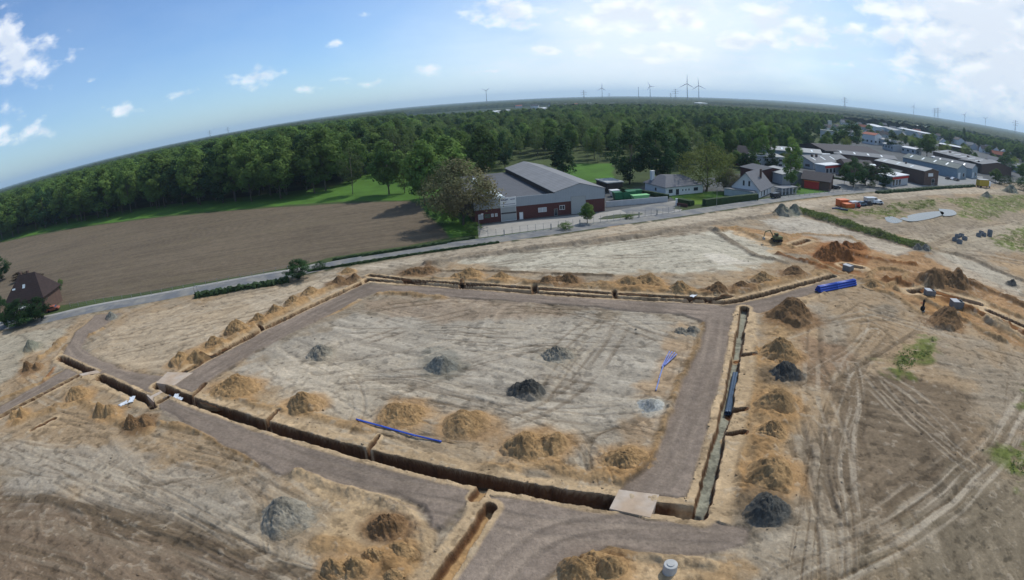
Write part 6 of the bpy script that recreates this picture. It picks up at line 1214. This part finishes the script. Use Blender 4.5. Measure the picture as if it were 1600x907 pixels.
# green skips behind the white wall
def skip(label, px, py, m, L=5, rz=.25, h=2.0):
    x, y = at(px, py); e = empty('skip', (x, y, 0), rz, label, 'skip'); b = MB(); b.v = [(-L/2 + .5, -1, .1), (L/2 - .5, -1, .1), (L/2 - .5, 1, .1), (-L/2 + .5, 1, .1), (-L/2, -1.15, h), (L/2, -1.15, h), (L/2, 1.15, h), (-L/2, 1.15, h)]
    b.f = [(0, 3, 2, 1), (0, 1, 5, 4), (1, 2, 6, 5), (2, 3, 7, 6), (3, 0, 4, 7), (4, 5, 6, 7)]; b.build('body', M[m], e, bevel=.05); MB().box(-L/2 - .05, L/2 + .05, -1.25, 1.25, h - .15, h + .03).build('rim', M[m], e); return e
skip('green skip at the left behind the white wall', 968, 312, 'greenp', 4.6, .2, 2.6); skip('dark green skip in the middle behind the white wall', 981, 311, 'greenp', 5, .25, 2.6); skip('green skip at the back near the hedge by the bungalow', 990, 308, 'greenp', 5.5, .2, 2.4); skip('skip with a bright light green cover just behind the white wall', 1000, 313, 'lime', 6, .2, 1.8); skip('small pale skip next to the warehouse corner', 960, 307, 'whitepaint', 3.2, .2, 2.2)
# walls, hedges, fences, posts
m_hedge = mat('hedge_leaves', (.022, .045, .012), noise=.4, scale=1.2, bump=.15, bscale=4)
m_hedge_top = m_hedge
def line_thing(name, label, cat, px, w, z1, m, wob=0., seg=.8, z0=-.1, cap=None):
    p = P2(px); L_ = np.r_[0, np.cumsum(np.hypot(*np.diff(p, axis=0).T))]; n = max(2, int(L_[-1] / seg)); t = np.linspace(0, L_[-1], n); q = np.stack([np.interp(t, L_, p[:, 0]), np.interp(t, L_, p[:, 1])], 1)
    tg = np.gradient(q, axis=0); tg /= np.linalg.norm(tg, axis=1)[:, None] + 1e-9; nn = np.stack([-tg[:, 1], tg[:, 0]], 1); V = []; K = 7
    prof = [(-.5, 0), (-.52, .5), (-.42, .95), (0, 1), (.42, .95), (.52, .5), (.5, 0)] if wob else [(-.5, 0), (-.5, .5), (-.5, 1), (0, 1.0), (.5, 1), (.5, .5), (.5, 0)]
    for i in range(n):
        for (u_, v_) in prof:
            a_ = 1 + wob * random.uniform(-1, 1); V.append((*(q[i] + nn[i] * u_ * w * a_), z0 + (z1 - z0) * v_ * (1 + wob * .5 * random.uniform(-1, 1))))
    F = [(i * K + k_, i * K + k_ + 1, (i + 1) * K + k_ + 1, (i + 1) * K + k_) for i in range(n - 1) for k_ in range(K - 1)]; b = MB(); b.v = V; b.f = F + [tuple(range(K)), tuple(reversed(range((n - 1) * K, n * K)))]
    return tag(b.build(name, m), label, cat)
line_thing('white_wall', 'low white wall between the brick warehouse and the bungalow garden', 'wall', [(947, 324), (1043, 315.5)], .25, 1.75, M['cream'], seg=3)
line_thing('hedge', 'long thin hedge behind the green skips up to the bungalow', 'hedge', [(958, 299), (1000, 303), (1044, 311)], 1.2, 1.5, m_hedge, .12); line_thing('hedge', 'clipped hedge in front of the bungalow lawn, left of the drive', 'hedge', [(1060, 318), (1082, 322)], 2.2, 1.7, m_hedge, .06)
line_thing('hedge', 'long clipped dark hedge in front of the bungalow garden and garage', 'hedge', [(1100, 322), (1142, 317), (1182, 312.5)], 1.8, 2.2, m_hedge, .06); line_thing('hedge', 'low dark hedge along the near side of the road at the left', 'hedge', [(305, 465), (350, 457.5), (400, 449), (452, 440)], 1.4, 1.0, m_hedge, .6, .4)
line_thing('hedge', 'ragged low hedge beside the road in front of the halls', 'hedge', [(1370, 303), (1430, 298), (1480, 294.5), (1522, 292)], 2.0, 1.2, m_hedge, .35, .7)
line_thing('hedge', 'low dark hedge along the middle stretch of the road, above the pale haul lane', 'hedge', [(482, 425), (560, 412.5), (632, 401), (700, 391), (780, 380)], .5, .5, m_hedge, .5, .5)
line_thing('hedge', 'dark hedge on the lower edge of the field, right of the round bush', 'hedge', [(520, 408), (600, 396), (690, 382), (742, 373)], .6, .6, m_hedge, .5, .6)
line_thing('hedge', 'low planted strip dividing the parking area from the shop street', 'hedge', [(1296, 278), (1340, 286)], 2.2, .8, m_hedge, .25)
def fence(label, px, n, h, rail=True, r=.04, m='steel', name='wire_fence', thickposts=()):
    p = P2(px); L_ = np.r_[0, np.cumsum(np.hypot(*np.diff(p, axis=0).T))]; t = np.linspace(0, L_[-1], n); q = np.stack([np.interp(t, L_, p[:, 0]), np.interp(t, L_, p[:, 1])], 1); e = empty(name, (q[0][0], q[0][1], 0), 0, label, 'fence'); o_ = Vector((q[0][0], q[0][1], 0))
    for i, a_ in enumerate(q):
        rr = r * (3.2 if i in thickposts else 1); l = Vector((a_[0], a_[1], 0)) - o_; MB().box(l.x - rr, l.x + rr, l.y - rr, l.y + rr, 0, h * (.8 if i in thickposts else 1)).build('post', M[m], e)
    w = MB()
    for k_ in range(3):
        z = h * (.15 + .4 * k_)
        for a_, b_ in zip(q[:-1], q[1:]): w.tube([Vector((a_[0], a_[1], z)) - o_, Vector((b_[0], b_[1], z)) - o_], .014 if rail else .03, 4, cap=False)
    w.build('wires', M[m], e); return e
fence('wire fence with thin posts between the warehouse yard and the road', [(750, 373.5), (870, 358), (980, 342.5), (1062, 331.5)], 30, 2.0, thickposts=(3, 9, 13, 22, 25))
fence('wire fence with dark posts along the far side of the road beside the field', [(110, 480), (225, 463), (300, 449.5), (400, 431), (450, 422)], 22, 1.1); fence('wire fence on the meadow edge of the road right of the gabled house', [(1232, 308.5), (1300, 301.5), (1330, 299)], 14, 1.3)
line_thing('brick_wall', 'short dark wall with a pier at the drive of the bungalow', 'wall', [(1058, 322), (1074, 324.5)], .3, 1.0, M['brick'], seg=2)
x, y = at(1057, 321.5); tag(MB().box(-.25, .25, -.25, .25, 0, 2.1).box(-.32, .32, -.32, .32, 2.1, 2.25).build('gate_pier', M['white'], None, (x, y, 0)), 'pale square gate pier at the left end of the bungalow hedge', 'pier')
def lamp(label, px, py, top, name='street_lamp', arm=1.2, cat='street lamp', r=.07):
    x, y = at(px, py); h = top_h(px, x, y, top); e = empty(name, (x, y, 0), .3, label, cat); MB().tube([(0, 0, 0), (0, 0, h)], r, 8, r * .6).build('pole', M['steel'], e)
    MB().tube([(0, 0, h), (arm * .5, 0, h + .12), (arm, 0, h + .1)], r * .6, 6).build('arm', M['steel'], e); MB().box(arm - .1, arm + .5, -.12, .12, h, h + .16).build('lamp_head', M['cream'], e); return e
lamp('tall grey street lamp in front of the long bungalow hedge', 1119.6, 323, 287); lamp('thin white street lamp at the left corner of the warehouse', 750, 371, 336, arm=.8); lamp('street lamp beside the low dark hedge at the left', 305, 462, 448, arm=.6); lamp('second short lamp just left of the first at the end of the dark hedge', 310, 461, 447.5, arm=.5); lamp('thin street lamp on the dark parking area below the barn', 1336, 299, 286)
x, y = at(1404, 291); e = empty('flag', (*at(1451, 284), 0), 0, 'white banner flag on a short mast at the corner of the light roofed hall', 'flag'); MB().tube([(0, 0, 0), (0, 0, 5)], .06, 6).build('mast', M['steel'], e); MB().box(.07, 1.5, -.015, .015, 1.6, 4.8).build('banner', M['white'], e)
# weeds on the site: small leaf clumps in ragged patches
rg = np.random.default_rng(9); VV = []
for poly, n in ((MEAD[5], 210), (MEAD[4], 1500), (MEAD[3], 1700), (MEAD[2], 700), (MEAD[0], 300), (MEAD[7], 70)):
    p0, p1 = poly.min(0), poly.max(0); q = rg.uniform(p0, p1, (n * 3, 2)); q = q[(poly_sd(q[:, 0], q[:, 1], poly) < 0) & (fbm(q[:, 0] / 2.2, q[:, 1] / 2.2, 91, 4) > .5)][:n]; VV.append(q)
bp, bs, br = pl_dist(*(lambda g: (g[:, 0], g[:, 1]))(gq := rg.uniform(BANK.min(0) - 4, BANK.max(0) + 4, (30000, 2))), [tuple(p) for p in BANK]); VV.append(gq[(bp < 2.8) & ((br < 46) | (rg.random(len(br)) < .2))][:2600])
Q = np.concatenate(VV); zq = ground_eval(Q[:, 0], Q[:, 1])[0]; kk = np.repeat(np.arange(len(Q)), 4); n_ = len(kk); ctr = np.c_[Q[kk] + rg.normal(0, .22, (n_, 2)), zq[kk] + rg.uniform(0, .35, n_)]; d1 = rg.normal(size=(n_, 3)); d1 /= np.linalg.norm(d1, axis=1)[:, None]; d2 = np.cross(d1, rg.normal(size=(n_, 3))); d2 /= np.linalg.norm(d2, axis=1)[:, None]; s_ = rg.uniform(.09, .24, n_)[:, None]
V = np.stack([ctr - d1 * s_, ctr + d2 * s_ * .5, ctr + d1 * s_, ctr - d2 * s_ * .5], 1).reshape(-1, 3); tag(obj('weeds', np_mesh('weeds', V, np.arange(len(V)).reshape(-1, 4), None, leaf_mat('weed_leaves', (.15, .21, .055), (.20, .21, .09), .35, 0))), kind='stuff')
# clods and stones strewn over the dug ground
cl = []
for a_, w_, dp, cc, lip in TR:
    p = np.array(a_); L_ = np.hypot(*np.diff(p, axis=0).T)
    for (s0, s1, l) in zip(p[:-1], p[1:], L_):
        n = int(l * 1.5); t = rg.random(n)[:, None]; tn = np.array([-(s1 - s0)[1], (s1 - s0)[0]]) / max(l, .1); cl.append(s0 + (s1 - s0) * t + tn * (rg.choice([-1, 1], n) * (w_ / 2 + .25 + rg.gamma(1.5, .7, n)))[:, None])
cl.append(np.c_[rg.uniform(-80, 95, 1100), rg.uniform(22, 110, 1100)]); Q = np.concatenate(cl); d_, sd_, _ = pl_dist(Q[:, 0], Q[:, 1], [tuple(p) for p in ASPHALT[::4]]); Q = Q[(sd_ < 0) & (d_ > 8)]; zq, cq, lq = ground_eval(Q[:, 0], Q[:, 1]); k_ = lq == 0; Q, zq, cq = Q[k_], zq[k_], cq[k_]
ico = np.array([(0, 0, 1), (.9, 0, .3), (.28, .85, .3), (-.72, .53, .3), (-.72, -.53, .3), (.28, -.85, .3), (0, 0, -.5)]); tri = np.array([(0, i + 1, (i + 1) % 5 + 1) for i in range(5)] + [(6, (i + 1) % 5 + 1, i + 1) for i in range(5)])
n_ = len(Q); s_ = rg.gamma(1.6, .028, n_)[:, None, None] + .03; jit = 1 + rg.uniform(-.3, .3, (n_, 7, 1)); V = (ico[None] * s_ * jit + np.c_[Q, zq][:, None, :]).reshape(-1, 3); F = (tri[None] + np.arange(n_)[:, None, None] * 7).reshape(-1, 3)
me = np_mesh('clods', V, None, F, m_heap); vcol(me, np.repeat(cq * rg.uniform(.62, 1.15, n_)[:, None], 7, 0)); tag(obj('clods', me), kind='stuff')

# ------------------------------------------------------------------ wind turbines and pylons on the horizon
M['turbine'] = mat('turbine_grey', (.24, .26, .28), noise=0, rough=.5)
def turbine(label, px, hub, r, rot, blade, blades=3, yaw=0):
    az = math.atan2(*ray(px, 153)[:2]); x, y = r * math.sin(az), r * math.cos(az); v = ray(px, hub); H_ = CAM_H + r * v[2] / math.hypot(v[0], v[1])
    e = empty('wind_turbine', (x, y, 0), -az + yaw, label, 'wind turbine', 'wind turbines on the horizon'); MB().tube([(0, 0, 0), (0, 0, H_)], H_ * .026, 12, H_ * .014).build('tower', M['turbine'], e)
    nc = MB().box(-2.2, 2.2, -4.5, 6, H_ - 1.8, H_ + 2.4).build('nacelle', M['turbine'], e, bevel=.5); 
    if blades: MB().lathe([(0, 0), (1.4, .4), (2, 2), (2, 3.5)], n=10).build('hub', M['turbine'], nc, (0, -6.5, H_)).rotation_euler[0] = -math.pi / 2
    for i in range(blades):
        a = R(rot + 120 * i); d = Vector((math.sin(a), 0, math.cos(a))); s = Vector((math.cos(a), 0, -math.sin(a))); o_ = Vector((0, -6, H_)); b = MB(); st = [(0, 1.2, 1.0), (.18, 2.6, .7), (.55, 1.6, .4), (1, .5, .12)]
        for t, c_, th in st:
            for u_, w_ in ((-.4, 0), (0, 1), (.6, 0), (0, -1)): b.v.append(tuple(o_ + d * t * blade + s * c_ * u_ * 1.4 + Vector((0, 1, 0)) * w_ * th))
        for q in range(3):
            for k_ in range(4): b.f.append((q * 4 + k_, q * 4 + (k_ + 1) % 4, q * 4 + 4 + (k_ + 1) % 4, q * 4 + 4 + k_))
        b.f.append((12, 13, 14, 15)); b.build('blade', M['turbine'], e)
for a in (('tallest wind turbine on the horizon, one blade straight up', 1074, 131, 3000, 2, 55), ('wind turbine right of the tallest one', 1092, 134, 3200, -4, 48), ('wind turbine left of the tallest one with a blade leaning left', 1016, 135, 3600, -25, 34), ('bare turbine tower without blades left of the middle turbines', 998, 137, 3600, 0, 0, 0),
          ('wind turbine left of the bare tower, above the far town', 941, 138, 3400, 3, 32), ('lone wind turbine at the far left of the turbines', 760, 142, 3800, 178, 30), ('faint wind turbine on the right part of the horizon', 1428, 167, 5200, 10, 38), ('very faint wind turbine right of the faint one', 1508, 180, 5200, 30, 34), ('last faint wind turbine near the right end of the horizon', 1541, 186, 5200, 50, 34)): turbine(*a)
def pylon(label, px, base, top, r):
    az = math.atan2(*ray(px, 155)[:2]); x, y = r * math.sin(az), r * math.cos(az); v = ray(px, top); H_ = CAM_H + r * v[2] / math.hypot(v[0], v[1]); e = empty('power_pylon', (x, y, 0), -az, label, 'pylon', 'power pylons on the horizon'); w = H_ * .07; b = MB(); r_ = H_ * .006
    lv = [(0, w), (.3, w * .7), (.6, w * .35), (.8, w * .25), (1, w * .08)]
    for sx in (-1, 1):
        for sy in (-1, 1): b.tube([(sx * q, sy * q, t * H_) for t, q in lv], r_ * 1.3, 4)
    for (t0, q0), (t1, q1) in zip(lv[:-1], lv[1:]):
        for s in (-1, 1): b.tube([(-s * q0, -q0, t0 * H_), (s * q1, -q1, t1 * H_)], r_, 4); b.tube([(s * q0, q0, t0 * H_), (-s * q1, q1, t1 * H_)], r_, 4)
    b.build('lattice_mast', M['turbine'], e)
    for t, l in ((.66, .30), (.8, .36), (.92, .22)): MB().tube([(-l * H_ * .7, 0, t * H_), (0, 0, t * H_ + H_ * .02), (l * H_ * .7, 0, t * H_)], r_ * 1.4, 4).build('cross_arm', M['turbine'], e)
for a in (('power pylon above the far town left of the turbines', 912.5, 0, 141, 2600), ('power pylon just left of the tallest wind turbine', 1055.5, 0, 139, 2700), ('fainter power pylon left of the one by the tallest turbine', 1048, 0, 145, 3600), ('faint pylon between the far town and the turbines', 952, 0, 146, 3800), ('tall lattice mast on the right part of the horizon', 1320, 0, 152, 3000), ('left one of two masts close together on the right horizon', 1461, 0, 169, 4200), ('right one of two masts close together on the right horizon', 1466, 0, 168.5, 4200), ('faint mast at the far right end of the horizon', 1588, 0, 188, 3600), ('tiny mast on the left horizon above the wood', 322, 0, 205, 4000), ('second tiny mast on the left horizon', 351, 0, 200, 4000)): pylon(*a)

# ------------------------------------------------------------------ haze: the air itself
HAZE = 8e-5
hm = bpy.data.materials.new('air'); hm.use_nodes = True; nt = hm.node_tree; nt.nodes.remove(nt.nodes['Principled BSDF']); pv = nt.nodes.new('ShaderNodeVolumePrincipled'); pv.inputs['Color'].default_value = (.62, .82, 1, 1); pv.inputs['Density'].default_value = HAZE; pv.inputs['Anisotropy'].default_value = .2
nt.links.new(pv.outputs[0], nt.nodes['Material Output'].inputs['Volume'])
hz = MB().box(-23500, 23500, -23500, 23500, -3, 260).build('haze', hm); tag(hz, kind='stuff')
